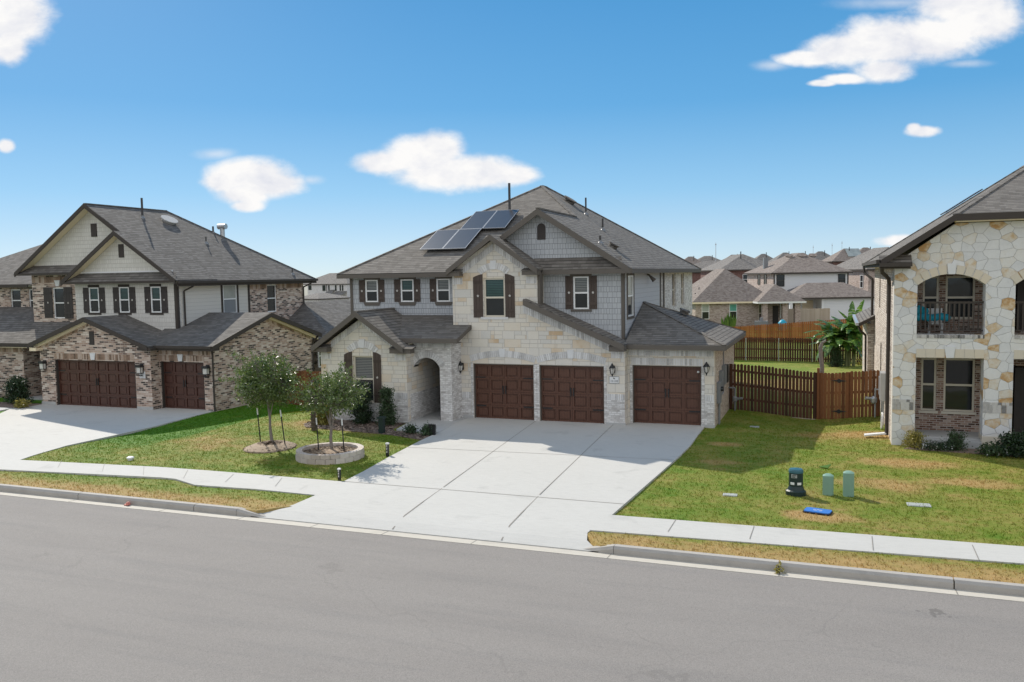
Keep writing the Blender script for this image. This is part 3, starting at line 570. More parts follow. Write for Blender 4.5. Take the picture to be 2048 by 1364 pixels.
# planted beds beside the main house
def bed(pts, name, mat, z=.02, chips=0, sz=.05):
    m = MB(); q = [(x, y, H(x, y)+z) for x, y in pts]; m.prism(q, (0, 0, -.15))
    return m
def scatter_chips(m, inside, n, zf, s0=.03, s1=.07):
    k = 0
    while k < n:
        x, y = inside(); a = random.random()*6.28; l = random.uniform(s0, s1); ww = l*random.uniform(.3, .6); z = zf(x, y)+random.uniform(.003, .02)
        c, s = math.cos(a), math.sin(a); t1, t2 = random.uniform(-.02, .02), random.uniform(-.02, .02)
        m.poly([(x-l*c-ww*s, y-l*s+ww*c, z+t1), (x+l*c-ww*s, y+l*s+ww*c, z+t2), (x+l*c+ww*s, y+l*s-ww*c, z-t1), (x-l*c+ww*s, y-l*s-ww*c, z-t2)]); k += 1
bp = [(-18.5, -1.4), (-14.9, -1.4), (-14.75, -2.75), (-14.5, -3.05), (-13.3, -3.4), (-12.75, -3.5), (-12.8, -4.3), (-14.3, -3.75), (-15.9, -3.55), (-17.3, -3.4), (-18.1, -3.25), (-18.6, -2.6)]
m = bed(bp, 'bed', None)
def inpoly(x, y, P):
    c = False
    for i in range(len(P)):
        (x0, y0), (x1, y1) = P[i], P[i-1]
        if (y0 > y) != (y1 > y) and x < (x1-x0)*(y-y0)/(y1-y0)+x0: c = not c
    return c
def inbed():
    while True:
        x, y = random.uniform(-18.6, -12.7), random.uniform(-4.3, -1.4)
        if inpoly(x, y, bp): return x, y
scatter_chips(m, inbed, 1500, lambda x, y: H(x, y)+.02)
tag(m.build('bed_mulch', M['mulch_dark'], weld=False, recalc=False), kind='stuff')
m = MB()
bp2 = [(-42, -1.25), (-42, -.3), (-34.95, .0), (-34.95, -1.25)]
q = [(x, y, -.36) for x, y in bp2]; m.prism(q, (0, 0, .05)); tag(m.build('porch_bed_mulch', M['mulch_dark']), kind='stuff')
m = MB(); q = [(2.0, -1.5, -.055), (2.4, -1.0, -.055), (8, -1.0, -.055), (8, -2.2, -.055), (4.2, -1.7, -.055)]; m.prism(q, (0, 0, -.1)); tag(m.build('right_bed_mulch', M['mulch_dark']), kind='stuff')
# ------------------------------------------------------------------ house parts
def window(F, u0, u1, z0, z1, par, fm='white_frame', pm='glass', inset=.06, fwid=.05, rail=True, sill=None, up=None, lower=None):
    m = MB(); d1, d0 = -inset+.035, -inset-.03; q = fwid; zm = (z0+z1)/2
    F.box(m, u0, u0+q, d0, d1, z0, z1); F.box(m, u1-q, u1, d0, d1, z0, z1); F.box(m, u0+q, u1-q, d0, d1, z0, z0+q); F.box(m, u0+q, u1-q, d0, d1, z1-q, z1)
    if rail: F.box(m, u0+q, u1-q, d0, d1-.004, zm-q*.55, zm+q*.55)
    o = m.build('window', M[fm], par)
    if rail:
        m = MB(); F.box(m, u0+q, u1-q, d0+.005, d0+.02, zm+q*.55, z1-q); m.build('pane', M[up or pm], o)
        m = MB(); F.box(m, u0+q, u1-q, d0+.005, d0+.02, z0+q, zm-q*.55); m.build('pane', M[lower or pm], o)
    else:
        m = MB(); F.box(m, u0+q, u1-q, d0+.005, d0+.02, z0+q, z1-q); m.build('pane', M[pm], o)
    if sill:
        m = MB(); F.box(m, u0-.06, u1+.06, -inset, .05, z0-.075, z0-.002); m.build('sill', M[sill], o)
    return o
def shutter(F, u0, u1, z0, z1, par, mat='shutter', arch=0, stars=True, d=.0):
    """board and batten shutter; arch=+1/-1 slopes the head up towards u1/u0"""
    m = MB(); n = 3; wd = (u1-u0)/n
    for i in range(n):
        a, b = u0+i*wd+.004, u0+(i+1)*wd-.004
        if arch:
            f = lambda u: z1-.12*(((u1-u) if arch > 0 else (u-u0))/(u1-u0))**1.6
            F.pris(m, [(a, z0), (b, z0), (b, f(b)), ((a+b)/2, f((a+b)/2)), (a, f(a))], d+.002, d+.028)
        else: F.box(m, a, b, d+.002, d+.028, z0, z1)
    hh = z1-z0
    for zc in ((z0+.17*hh), (z0+.82*hh)): F.box(m, u0+.01, u1-.01, d+.029, d+.047, zc-.05, zc+.05)
    o = m.build('shutter', M[mat], par)
    if stars:
        m = MB(); zc = z0+.5*hh; c = (u0+u1)/2; pts = []
        for i in range(10):
            r = .055 if i % 2 == 0 else .028; a = math.pi/2+i*math.pi/5; pts.append((c+r*math.cos(a), zc+r*math.sin(a)))
        F.pris(m, pts, d+.03, d+.045); m.build('star', M['medal'], o)
    return o
def garage_door(F, u0, u1, z0, z1, par, cols=4, rows=4, mat='door', inset=.2, hinges=True, jamb='trim'):
    m = MB(); d = -inset; F.box(m, u0, u1, d-.06, d, z0, z1)
    cw = (u1-u0)/cols; rh = (z1-z0)/rows; st = .075
    for j in range(rows):
        for i in range(cols):
            a, b = u0+i*cw, u0+(i+1)*cw; c, e = z0+j*rh, z0+(j+1)*rh
            F.box(m, a+.002, a+st*.8, d+.001, d+.045, c+.002, e-.004); F.box(m, b-st*.8, b-.002, d+.001, d+.045, c+.002, e-.004)
            F.box(m, a+st*.8, b-st*.8, d+.001, d+.045, c+.002, c+st*.9); F.box(m, a+st*.8, b-st*.8, d+.001, d+.045, e-st*.9, e-.004)
            # raised field inside the panel, so that a shadow line runs round it
            F.box(m, a+st*1.45, b-st*1.45, d+.001, d+.026, c+st*1.6, e-st*1.6)
    o = m.build('garage_door', M[mat], par)
    if hinges:
        for (a, b) in ((u0+.03, u0+.42), (u1-.42, u1-.03)):
            for zc in (z0+rh*1.0-.03, z1-rh+.02):
                h = MB(); F.box(h, a, b, d+.046, d+.058, zc-.022, zc+.022); h.build('hinge', M['metal_black'], o)
        for s in (-.055, .055):
            h = MB(); c = (u0+u1)/2+s; F.box(h, c-.02, c+.02, d+.046, d+.075, z0+rh*1.85, z0+rh*2.45); h.build('handle', M['metal_black'], o)
    j = MB(); F.box(j, u0-.03, u0, d-.05, -.03, z0, z1); F.box(j, u1, u1+.03, d-.05, -.03, z0, z1); F.box(j, u0-.03, u1+.03, d-.05, -.03, z1, z1+.03); j.build('jamb', M[jamb], o)
    return o
def soldier(F, u0, u1, z0, z1, par, mat='voussoir', d0=-.02, d1=.012, wd=.078, name='soldier_course', slope=0.):
    m = MB(); u = u0
    while u < u1-.02:
        b = min(u1, u+wd*random.uniform(.92, 1.08)); s0 = (u-u0)*slope; s1 = (b-u0)*slope
        F.pris(m, [(u+.006, z0+s0), (b-.006, z0+s1), (b-.006, z1+s1), (u+.006, z1+s0)], d0, d1+random.uniform(-.003, .003)); u = b
    return m.build(name, M[mat], par)
def arch_band(F, uc, zs, hw, rise, band, par, n=20, mat='voussoir', d0=-.02, d1=.022, key=True, keyh=.08):
    """segmental arch of cut bricks springing at zs"""
    rad = (hw*hw+rise*rise)/(2*rise); zc = zs+rise-rad; a0 = math.asin(min(1, hw/rad)); m = MB()
    if rise >= hw: a0 = math.pi/2
    for i in range(n):
        t0, t1 = -a0+2*a0*(i+.07)/n, -a0+2*a0*(i+.93)/n
        if key and abs((t0+t1)/2)*rad < .10: continue
        q = [(uc+r*math.sin(t), zc+r*math.cos(t)) for (r, t) in ((rad, t0), (rad, t1), (rad+band, t1), (rad+band, t0))]
        F.pris(m, q, d0, d1+random.uniform(-.004, .004))
    o = m.build('arch', M[mat], par)
    if key:
        k = MB(); zt = zs+rise; F.pris(k, [(uc-.085, zt-.01), (uc+.085, zt-.01), (uc+.125, zt+band+keyh), (uc-.125, zt+band+keyh)], d0, d1+.02); k.build('keystone', M['keystone'], o)
    return o
def lantern(F, u, z, par, kind='coach'):
    c = Vector(F.p(u, .19, z)); m = MB()
    if kind == 'coach':
        F.box(m, u-.05, u+.05, -.01, .03, z-.14, z+.12); m.tube(F.p(u, .02, z+.02), F.p(u, .19, z+.2), .014, .012, 6)
        m.lathe(c, [(.012, -.26), (.03, -.19), (.058, -.165), (.062, -.15)], 10)
        m.lathe(c, [(.125, .05), (.115, .06), (.06, .14), (.035, .17), (.03, .2), (.008, .215)], 10)
        for i in range(6):
            a = i*math.pi/3; m.tube(c+Vector((.062*math.cos(a), .062*math.sin(a), -.15)), c+Vector((.105*math.cos(a), .105*math.sin(a), .05)), .008, n=5)
        o = m.build('wall_lantern', M['metal_black'], par)
        g = MB(); g.lathe(c, [(.054, -.15), (.095, .05)], 10); g.build('lamp_glass', M['lamp_glass'], o)
    else:
        F.box(m, u-.09, u+.09, -.01, .03, z-.02, z+.26); F.pris(m, [(u-.16, z+.12), (u+.16, z+.12), (u+.12, z+.22), (u-.12, z+.22)], .03, .26)
        F.box(m, u-.14, u+.14, .05, .24, z-.16, z-.135); F.box(m, u-.12, u+.12, .07, .22, z-.26, z-.235)
        for s in (-.125, .125):
            for e in (.06, .22): F.box(m, u+s-.008, u+s+.008, e-.008, e+.008, z-.14, z+.12)
        o = m.build('wall_lantern', M['metal_black'], par)
        g = MB(); F.box(g, u-.11, u+.11, .07, .21, z-.13, z+.11); g.build('lamp_glass', M['lamp_glass'], o)
    return o
def fascia(lines, par, mat='trim', w=.03, h=.19, name='fascia'):
    m = MB()
    for a, b in lines: m.beam(a, b, w, h)
    return m.build(name, M[mat], par)
def vent_pipe(p, h, par, r=.04, boot=True):
    m = MB(); m.tube((p[0], p[1], p[2]-.15), (p[0], p[1], p[2]+h), r, n=10); o = m.build('vent_pipe', M['pipe'], par)
    if boot: b = MB(); b.lathe(p, [(.13, -.06), (.12, .0), (.06, .06), (r+.01, .12)], 10); b.build('boot', M['metal_grey'], o)
    return o
def roof_vent(p, nrm, par, s=.3, mat='roof_left'):
    n = Vector(nrm).normalized(); t = Vector((0, 0, 1)).cross(n).normalized(); b = n.cross(t); p = Vector(p); m = MB()
    q = [p+t*s*math.cos(a)+b*s*.8*math.sin(a)-n*.03 for a in [i*math.pi/8 for i in range(16)]]; m.prism(q, n*.13)
    q = [p+t*s*1.25*math.cos(a)+b*s*1.0*math.sin(a)+n*.1 for a in [i*math.pi/8 for i in range(16)]]; m.prism(q, n*.05)
    return m.build('roof_vent', M[mat], par)
def downspout(pts, par, mat='trim_dark', r=.045):
    m = MB(); m.path(pts, r, 6); return m.build('downspout', M[mat], par)
def gutter_run(a, b, par, mat='trim_dark', w=.12, h=.12): m = MB(); m.beam(a, b, w, h); return m.build('gutter', M[mat], par)
def text_mesh(txt, size, F, u, z, d, par, mat, name='lettering', depth=.004):
    cu = bpy.data.curves.new('t', 'FONT'); cu.body = txt; cu.size = size; cu.align_x = 'CENTER'; cu.extrude = depth/2
    o = bpy.data.objects.new('t', cu); C.objects.link(o); bpy.context.view_layer.update()
    me = bpy.data.meshes.new_from_object(o.evaluated_get(bpy.context.evaluated_depsgraph_get())); bpy.data.objects.remove(o); bpy.data.curves.remove(cu)
    off = Vector(OFF.get(par.name, (0, 0, 0)))
    for v in me.vertices: v.co = Vector(F.p(u+v.co.x, d+v.co.z, z+v.co.y))-off
    me.materials.clear(); me.materials.append(M[mat]); me.name = name
    ob = bpy.data.objects.new(name, me); C.objects.link(ob); ob.parent = par; OFF[ob.name] = tuple(off); return ob
# ================================================================== MAIN HOUSE
H1 = thing('stone_house', (-12.8, 0, -.1), 'two storey cream limestone house with three brown garage doors and four roof solar panels', 'house')
F0 = front(0); DZ = -.03
# -- front stone wall with two garage doors, the tall gabled bay and the raked wing
m = MB(); wall(m, F0, -13.55, -6.93, -.6, 2.75, .3, [(-12.76, -10.34, -1, 2.06), (-10.12, -7.68, -1, 2.06)])
F0.pris(m, [(-10.15, 2.75), (-6.93, 2.75), (-6.93, 2.78), (-7.25, 2.78), (-10.15, 4.12)], 0, -.3)
F0.pris(m, [(-13.55, 5.6), (-10.15, 5.6), (-11.82, 6.72)], 0, -.3)
stone = m.build('stone_wall', M['ashlar'], H1)
m = MB(); wall(m, F0, -13.55, -10.15, 2.75, 5.6, .3, [(-12.27, -11.43, 3.82, 5.27)]); m.box(-13.55, -13.3, .3, 1.0, 2.75, 5.6); m.box(-10.4, -10.15, .3, .7, 2.75, 5.6); m.build('bay_wall', M['ashlar'], H1)
m = MB(); F0.box(m, -10.149, -10.05, -.35, -.02, 3.9, 5.45); m.build('corner_trim', M['trim'], H1)
for a, b in ((-12.73, -10.37), (-10.09, -7.71)): garage_door(F0, a, b, DZ, 2.03, H1, inset=.17)
m = MB()
for a, b in ((-12.86, -12.76), (-10.34, -10.23), (-10.23, -10.12), (-7.68, -7.58)): F0.box(m, a+.002, b-.002, -.02, .015, -.1, 2.1)
m.build('brick_jamb', M['white_brick'], H1)
for uc in (-11.57, -8.91): arch_band(F0, uc, 2.13, 1.27, .20, .24, H1, 34, keyh=.06)
arch_band(F0, -11.86, 5.40, .50, .20, .24, H1, 14, keyh=.08)
window(F0, -12.27, -11.43, 3.82, 5.27, H1, 'tan_frame', 'glass_teal', .08, .06, lower='glass')
m = MB(); F0.box(m, -12.4, -11.3, -.05, .03, 3.73, 3.82); m.build('window_sill', M['voussoir'], H1)
shutter(F0, -12.69, -12.3, 3.8, 5.42, H1, arch=1); shutter(F0, -11.41, -11.03, 3.8, 5.42, H1, arch=-1)
# soldier courses following the bay gable and the rake
soldier(F0, -13.2, -11.84, 5.37, 5.63, H1, slope=.69, wd=.09, d1=.025); soldier(F0, -11.80, -10.44, 6.30, 6.56, H1, slope=-.69, wd=.09, d1=.025)
soldier(F0, -10.72, -7.42, 3.99, 4.25, H1, slope=-.425, wd=.085, d1=.025)
soldier(F0, -13.54, -13.12, 5.05, 5.3, H1); soldier(F0, -10.58, -10.16, 5.05, 5.3, H1); soldier(F0, -7.42, -6.94, 2.36, 2.6, H1)
m = MB(); F0.box(m, -7.577, -6.925, -.02, .02, -.1, .86); F0.box(m, -13.54, -12.87, -.02, .02, -.1, .72); F0.box(m, -13.25, -12.862, -.02, .02, .721, .74); m.build('brick_wainscot', M['white_brick'], H1)
soldier(F0, -7.577, -6.925, .865, 1.08, H1, d1=.024); soldier(F0, -13.24, -12.87, .745, .97, H1, d1=.024)
m = MB(); F0.box(m, -7.6, -6.9, -.02, .035, -.3, .05); F0.box(m, -13.2, -12.8, -.02, .035, -.3, .08); m.build('footing', M['slab'], H1)
lantern(F0, -13.2, 1.95, H1); lantern(F0, -7.33, 1.98, H1)
m = MB(); F0.box(m, -7.47, -7.14, .002, .02, 1.47, 1.70); pl = m.build('number_plaque', M['white_paint'], H1)
m = MB(); F0.box(m, -7.485, -7.125, .001, .012, 1.455, 1.715); m.build('plaque_rim', M['metal_grey'], pl)
text_mesh('11110', .11, F0, -7.305, 1.505, .024, pl, 'metal_black')
m = MB(); F0.pris(m, [(-7.335, 1.635), (-7.285, 1.615), (-7.275, 1.64), (-7.31, 1.655), (-7.33, 1.68)], .021, .028); m.build('emblem', M['metal_black'], pl)
# -- roof over the bay
m = MB(); m.shell([(-13.62, -.38, 5.60), (-11.82, -.38, 6.86), (-10.02, -.38, 5.60), (-13.62, .7, 5.60), (-11.82, 3.3, 6.86), (-10.02, .7, 5.60)], [(0, 1, 4, 3), (1, 2, 5, 4)], .09)
m.build('bay_roof', M['roof'], H1)
fascia([((-13.62, -.40, 5.60), (-11.82, -.40, 6.86)), ((-11.82, -.40, 6.86), (-10.02, -.40, 5.60))], H1, h=.21, w=.05)
m = MB(); m.box(-13.66, -13.1, -.36, -.001, 5.36, 5.52); m.box(-10.62, -10.0, -.36, -.001, 5.36, 5.52); m.build('eave_return', M['trim'], H1)
m = MB(); m.shell([(-13.68, -.40, 5.535), (-13.08, -.40, 5.535), (-13.08, .0, 5.62), (-13.68, 0, 5.62)], [(0, 1, 2, 3)], .012); m.shell([(-10.64, -.40, 5.535), (-9.98, -.40, 5.535), (-9.98, .0, 5.62), (-10.64, 0, 5.62)], [(0, 1, 2, 3)], .012); m.build('return_roof', M['roof'], H1)
# -- raked wing roof
m = MB(); m.shell([(-10.58, -.36, 4.50), (-6.86, -.36, 2.88), (-6.86, .69, 2.88), (-10.58, .69, 4.50)], [(0, 1, 2, 3)], .06); m.build('wing_roof', M['roof'], H1)
fascia([((-10.58, -.38, 4.47), (-6.86, -.38, 2.85))], H1, h=.2, w=.05)
m = MB(); m.box(-7.4, -6.85, -.36, -.001, 2.63, 2.79); m.build('eave_return', M['trim'], H1)
m = MB(); m.shell([(-7.42, -.39, 2.80), (-6.83, -.39, 2.80), (-6.83, .1, 2.88), (-7.42, .1, 2.88)], [(0, 1, 2, 3)], .012); m.build('return_roof', M['roof'], H1)
# -- upper siding walls
FR = front(.7); m = MB(); wall(m, FR, -10.15, -7.1, 2.4, 5.5, .2, [(-8.98, -8.41, 4.08, 5.27)]); FR.pris(m, [(-13.2, 5.5), (-7.1, 5.5), (-7.1, 5.72), (-10.2, 7.72), (-13.2, 5.8)], 0, -.2); m.build('siding_wall', M['shake'], H1)
window(FR, -8.98, -8.41, 4.08, 5.27, H1, pm='glass_blind', lower='glass', inset=.02)
shutter(FR, -9.3, -9.0, 4.08, 5.29, H1); shutter(FR, -8.39, -8.09, 4.08, 5.29, H1)
m = MB(); FR.box(m, -9.1, -8.29, .002, .03, 5.275, 5.36); FR.box(m, -9.09, -8.3, .002, .035, 3.99, 4.07); m.build('window_trim', M['trim'], H1)
m = MB(); FR.box(m, -7.2, -7.09, .001, .02, 2.85, 5.42); m.box(-7.1, -7.08, .7, .8, 2.85, 5.42); m.build('corner_trim', M['trim'], H1)
m = MB(); FR.pris(m, [(-10.36, 6.66), (-10.04, 6.66), (-10.04, 7.1)]+[(-10.2+.16*math.cos(a), 7.1+.16*math.sin(a)) for a in [i*math.pi/8 for i in range(1, 8)]]+[(-10.36, 7.1)], .001, .03); m.build('gable_vent', M['shutter_dark'], H1)
m = MB(); m.shell([(-10.15, .28, 5.55), (-6.95, .28, 5.55), (-7.2, .70, 5.97), (-10.5, .70, 5.97)], [(0, 1, 2, 3)], .03); m.build('pent_roof', M['roof'], H1)
FS = right(-7.1); m = MB(); wall(m, FS, .9, 7.6, 2.4, 5.5, .2, [(1.25, 2.2, 3.77, 5.28)]); m.build('side_siding', M['lap'], H1)
window(FS, 1.25, 2.2, 3.77, 5.28, H1, pm='glass', up='glass_pale', inset=.02)
m = MB(); FS.box(m, 1.14, 1.24, .001, .03, 3.67, 5.38); FS.box(m, 2.21, 2.31, .001, .03, 3.67, 5.38); FS.box(m, 1.24, 2.21, .001, .03, 3.67, 3.76); FS.box(m, 1.24, 2.21, .001, .03, 5.29, 5.38); FS.box(m, 7.42, 7.62, .001, .03, 2.4, 5.42); m.build('window_trim', M['trim'], H1)
m = MB(); wall(m, FS, 7.62, 16.2, -1.6, 5.5, .2, [(10.45, 11.35, 3.75, 5.33), (12.9, 13.75, 3.75, 5.33)]); m.box(-18.6, -7.1, 16.2, 16.4, -1.6, 5.5); m.build('side_brick_wall', M['white_brick'], H1)
window(FS, 10.45, 11.35, 3.75, 5.33, H1, 'tan_frame', inset=.1); window(FS, 12.9, 13.75, 3.75, 5.33, H1, 'tan_frame', inset=.1)
m = MB(); m.tube((-7.02, 4.75, 5.28), (-6.80, 4.75, 5.05), .03, .10, 10); m.tube((-7.1, 4.75, 5.3), (-7.0, 4.75, 5.28), .035, n=8); m.build('flood_light', M['trim'], H1)
downspout([(-7.05, 8.1, 5.35), (-7.05, 8.1, -.3)], H1, 'trim', .035)
FL = front(1.0); wins = [(-17.9, -17.33), (-16.28, -15.71), (-14.69, -14.12)]
m = MB(); wall(m, FL, -18.6, -13.3, 2.2, 5.5, .2, [(a, b, 4.37, 5.27) for a, b in wins]); wall(m, left(-18.6), 1.2, 16.2, 2.2, 5.5, .2); m.build('siding_wall', M['shake'], H1)
for i, (a, b) in enumerate(wins):
    window(FL, a, b, 4.37, 5.27, H1, pm=('glass_blind', 'glass_teal', 'glass_blind')[i], lower='glass', inset=.02)
    shutter(FL, a-.30, a-.02, 4.37, 5.27, H1); 
    if i < 2: shutter(FL, b+.02, b+.30, 4.37, 5.27, H1)
m = MB()
for a, b in wins: FL.box(m, a-.07, b+.12, .001, .03, 5.275, 5.40); FL.pris(m, [(a-.05, 4.22), (b+.05, 4.22), (b+.1, 4.36), (a-.1, 4.36)], .001, .03)
FL.box(m, -18.62, -18.5, .001, .03, 3.0, 5.42); m.build('window_trim', M['trim'], H1)
m = MB(); wall(m, left(-18.6), 1.0, 16.2, -1.2, 2.2, .2); m.build('lower_side_wall', M['white_brick'], H1)
# -- main roof
V = [(-18.95, .58, 5.53), (-13.62, .58, 5.53), (-10.2, 5.12, 7.77), (-12.85, 8.65, 9.50), (-6.72, .30, 5.53), (-6.72, 16.8, 5.53), (-12.85, 9.25, 9.50), (-10.2, .30, 7.79), (-18.95, 16.8, 5.53), (-13.62, .30, 5.56)]
m = MB(); m.shell(V, [(0, 1, 2, 3), (4, 5, 6, 3, 2, 7), (0, 3, 6, 8), (5, 8, 6), (7, 2, 1, 9)], .08); roof = m.build('main_roof', M['roof'], H1)
fascia([((-18.95, .56, 5.50), (-13.6, .56, 5.50)), ((-10.05, .27, 5.52), (-6.72, .27, 5.52)), ((-6.70, .27, 5.52), (-6.70, 16.8, 5.52)), ((-18.97, .56, 5.5), (-18.97, 16.8, 5.5)), ((-18.95, 16.8, 5.5), (-6.7, 16.8, 5.5))], H1, h=.16)
fascia([((-10.2, .27, 7.78), (-6.78, .27, 5.56)), ((-13.6, .27, 5.56), (-10.2, .27, 7.78))], H1, h=.23, w=.05)
m = MB(); m.box(-18.9, -13.4, .6, 1.0, 5.36, 5.39); m.box(-10.1, -6.75, .30, .69, 5.38, 5.41); m.box(-7.09, -6.75, .70, 16.7, 5.38, 5.41); m.build('soffit', M['trim'], H1)
m = MB()
def cap(a, b, r=.1): m.beam((a[0], a[1], a[2]+.022), (b[0], b[1], b[2]+.022), r*1.6, .05)
cap(V[0], V[3]); cap(V[3], V[6]); cap(V[3], V[2]); cap(V[6], V[5]); cap(V[7], V[2]); m.build('ridge_cap', M['roof'], roof)
zf = lambda y: 5.53+.4926*(y-.58)
vent_pipe((-13.4, 5.84, 8.12), 1.27, roof, .055)
zr = lambda x: 5.53+.652*(-6.72-x)
for (x, y, h) in ((-8.2, 1.6, .28), (-9.3, 6.2, .5), (-10.6, 8.2, .75)): vent_pipe((x, y, zr(x)), h, roof, .04)
roof_vent((-8.0, 2.7, zr(-8.0)+.02), (.65, 0, 1), roof, .22); roof_vent((-11.6, 8.9, zr(-11.6)+.02), (.65, 0, 1), roof, .32); roof_vent((-14.2, 9.4, 8.66), (-.65, 0, 1), roof, .25); roof_vent((-15.9, 8.2, 7.55), (-.65, 0, 1), roof, .25)
# solar panels on the front slope, two rows of two
def panel(x0, y0):
    n = Vector((0, -.4926, 1)).normalized(); s = Vector((0, 1, .4926)).normalized(); o = Vector((x0, y0, zf(y0)))+n*.13; u = Vector((1, 0, 0)); L, Wd = 1.94, 1.02
    m = MB(); q = [o, o+u*Wd, o+u*Wd+s*L, o+s*L]; m.prism(q, n*.035); po = m.build('solar_panel', M['solar'], H1)
    m = MB(); t = .022
    for a, b, c, d in ((0, Wd, 0, t), (0, Wd, L-t, L), (0, t, t, L-t), (Wd-t, Wd, t, L-t)): m.prism([o+u*a+s*c-n*.003, o+u*b+s*c-n*.003, o+u*b+s*d-n*.003, o+u*a+s*d-n*.003], n*.042)
    m.build('panel_frame', M['alu'], po)
    m = MB()
    for e in (.2, .8): m.tube(o+u*Wd*e+s*.25-n*.14, o+u*Wd*e+s*.25, .02, n=6); m.tube(o+u*Wd*e+s*1.6-n*.14, o+u*Wd*e+s*1.6, .02, n=6)
    m.build('panel_foot', M['alu'], po)
for x0, y0 in ((-15.98, 2.22), (-14.95, 2.22), (-14.93, 3.98), (-13.90, 3.98)): panel(x0, y0)
# -- third garage
F3 = front(.5); m = MB(); wall(m, F3, -6.93, -3.88, -.6, 2.75, .25, [(-6.76, -4.32, -1, 2.08)]); m.build('garage_stone_wall', M['ashlar'], H1)
m = MB(); m.box(-6.935, -6.92, .001, .499, -.6, 2.75); m.build('return_wall', M['ashlar'], H1)
garage_door(F3, -6.73, -4.35, DZ, 2.05, H1, inset=.17)
soldier(F3, -6.80, -4.27, 2.10, 2.34, H1); soldier(F3, -6.9, -3.89, 2.43, 2.62, H1)
m = MB(); F3.box(m, -4.20, -3.87, -.02, .02, -.1, .86); F3.box(m, -4.318, -4.205, -.02, .015, -.1, 2.1); F3.box(m, -6.85, -6.762, -.02, .015, -.1, 2.1); m.build('brick_wainscot', M['white_brick'], H1); soldier(F3, -4.20, -3.87, .865, 1.08, H1, d1=.024)
m = MB(); F3.box(m, -4.33, -3.86, -.02, .035, -.4, .04); m.build('footing', M['slab'], H1)
lantern(F3, -4.12, 2.05, H1)
m = MB(); m.lathe(F3.p(-4.44, -.10, 1.87), [(.03, -.03), (.045, 0), (.03, .035)], 8); m.build('sensor_light', M['white_paint'], H1)
FG = right(-3.88); m = MB(); wall(m, FG, .75, 6.5, -1.4, 2.75, .2); m.box(-7.1, -3.88, 6.5, 6.7, -1.4, 2.75); m.build('garage_side_wall', M['side_brick'], H1)
V = [(-6.95, .08, 2.86), (-3.48, .08, 2.86), (-7.09, 4.0, 4.22), (-3.48, 7.1, 2.86), (-7.09, 7.1, 2.86)]
m = MB(); m.shell(V, [(0, 1, 2), (1, 3, 2), (3, 4, 2)], .05); g3r = m.build('garage_roof', M['roof'], H1)
m = MB(); cap(V[1], V[2], .1); cap(V[2], V[3], .1); m.build('ridge_cap', M['roof'], g3r)
roof_vent((-5.6, 4.6, 3.74), (.38, 0, 1), g3r, .22)
fascia([((-6.95, .06, 2.83), (-3.46, .06, 2.83)), ((-3.46, .06, 2.83), (-3.46, 7.1, 2.83)), ((-7.09, 7.12, 2.83), (-3.46, 7.12, 2.83))], H1, h=.15)
m = MB(); m.box(-6.9, -3.5, .09, .499, 2.68, 2.71); m.box(-3.879, -3.5, .5, 7.05, 2.68, 2.71); m.build('soffit', M['trim'], H1)
m = MB(); FG.box(m, 1.15, 1.55, .002, .13, .70, 1.45); em = m.build('electric_meter', M['metal_grey'], H1); m = MB(); m.tube(FG.p(1.35, .13, 1.2), FG.p(1.35, .22, 1.2), .085, n=12); m.build('meter_dial', M['glass'], em)
m = MB(); FG.box(m, 1.75, 2.15, .002, .12, 1.12, 1.78); m.build('panel_box', M['metal_grey'], H1); m = MB(); FG.box(m, 2.55, 2.95, .002, .14, 1.2, 1.9); m.build('panel_box', M['metal_grey'], H1); m = MB(); FG.box(m, 3.15, 3.55, .002, .15, 1.2, 1.86); m.build('disconnect_box', M['metal_black'], H1)
m = MB(); m.tube(FG.p(1.35, .06, .7), FG.p(1.35, .06, -.3), .03, n=8); m.tube(FG.p(1.55, .06, 1.12), FG.p(1.55, .06, -.3), .025, n=8); m.tube(FG.p(2.75, .05, 1.9), FG.p(2.75, .05, 2.68), .02, n=8); m.path([FG.p(2.7, .06, 1.2), FG.p(2.2, .1, .95), FG.p(1.6, .08, .9)], .03, 6); m.build('conduit', M['metal_grey'], H1)
gp = FG.p(4.75, .25, .35); m = MB(); m.tube((gp[0], gp[1], -.4), (gp[0], gp[1], .8), .03, n=8); m.lathe(gp, [(.04, -.12), (.09, -.07), (.10, .06), (.04, .13)], 10); m.tube(gp, (gp[0]+.3, gp[1]-.05, gp[2]+.05), .05, n=8); m.tube((gp[0]-.25, gp[1], .8), (gp[0], gp[1], .8), .03, n=8); m.build('gas_meter', M['metal_grey'], H1)
# -- gabled front room left of the porch
FP = front(-1.5); WX = (-17.08, -16.21)
m = MB(); wall(m, FP, -18.5, -14.8, -.7, 2.6, .25, [(WX[0], WX[1], .66, 2.42)]); FP.pris(m, [(-18.5, 2.6), (-14.8, 2.6), (-14.8, 2.7), (-16.65, 3.86), (-18.5, 2.7)], 0, -.25); m.build('front_room_wall', M['ashlar'], H1)
m = MB(); m.box(-18.5, -18.25, -1.25, 1.0, -.7, 2.6); m.box(-15.02, -14.8, -1.25, 2.2, 1.0, 2.9); m.build('front_room_side', M['ashlar'], H1)
m = MB(); m.box(-15.02, -14.8, -1.25, 2.2, -.7, 1.0); m.build('porch_side_brick', M['white_brick'], H1)
window(FP, WX[0], WX[1], .66, 2.42, H1, 'tan_frame', 'glass_blind', .1, .06, lower='glass'); arch_band(FP, -16.65, 2.52, .52, .22, .25, H1, 14, keyh=.06)
shutter(FP, -17.45, -17.1, .66, 2.58, H1, arch=1); shutter(FP, -16.19, -15.86, .66, 2.58, H1, arch=-1)
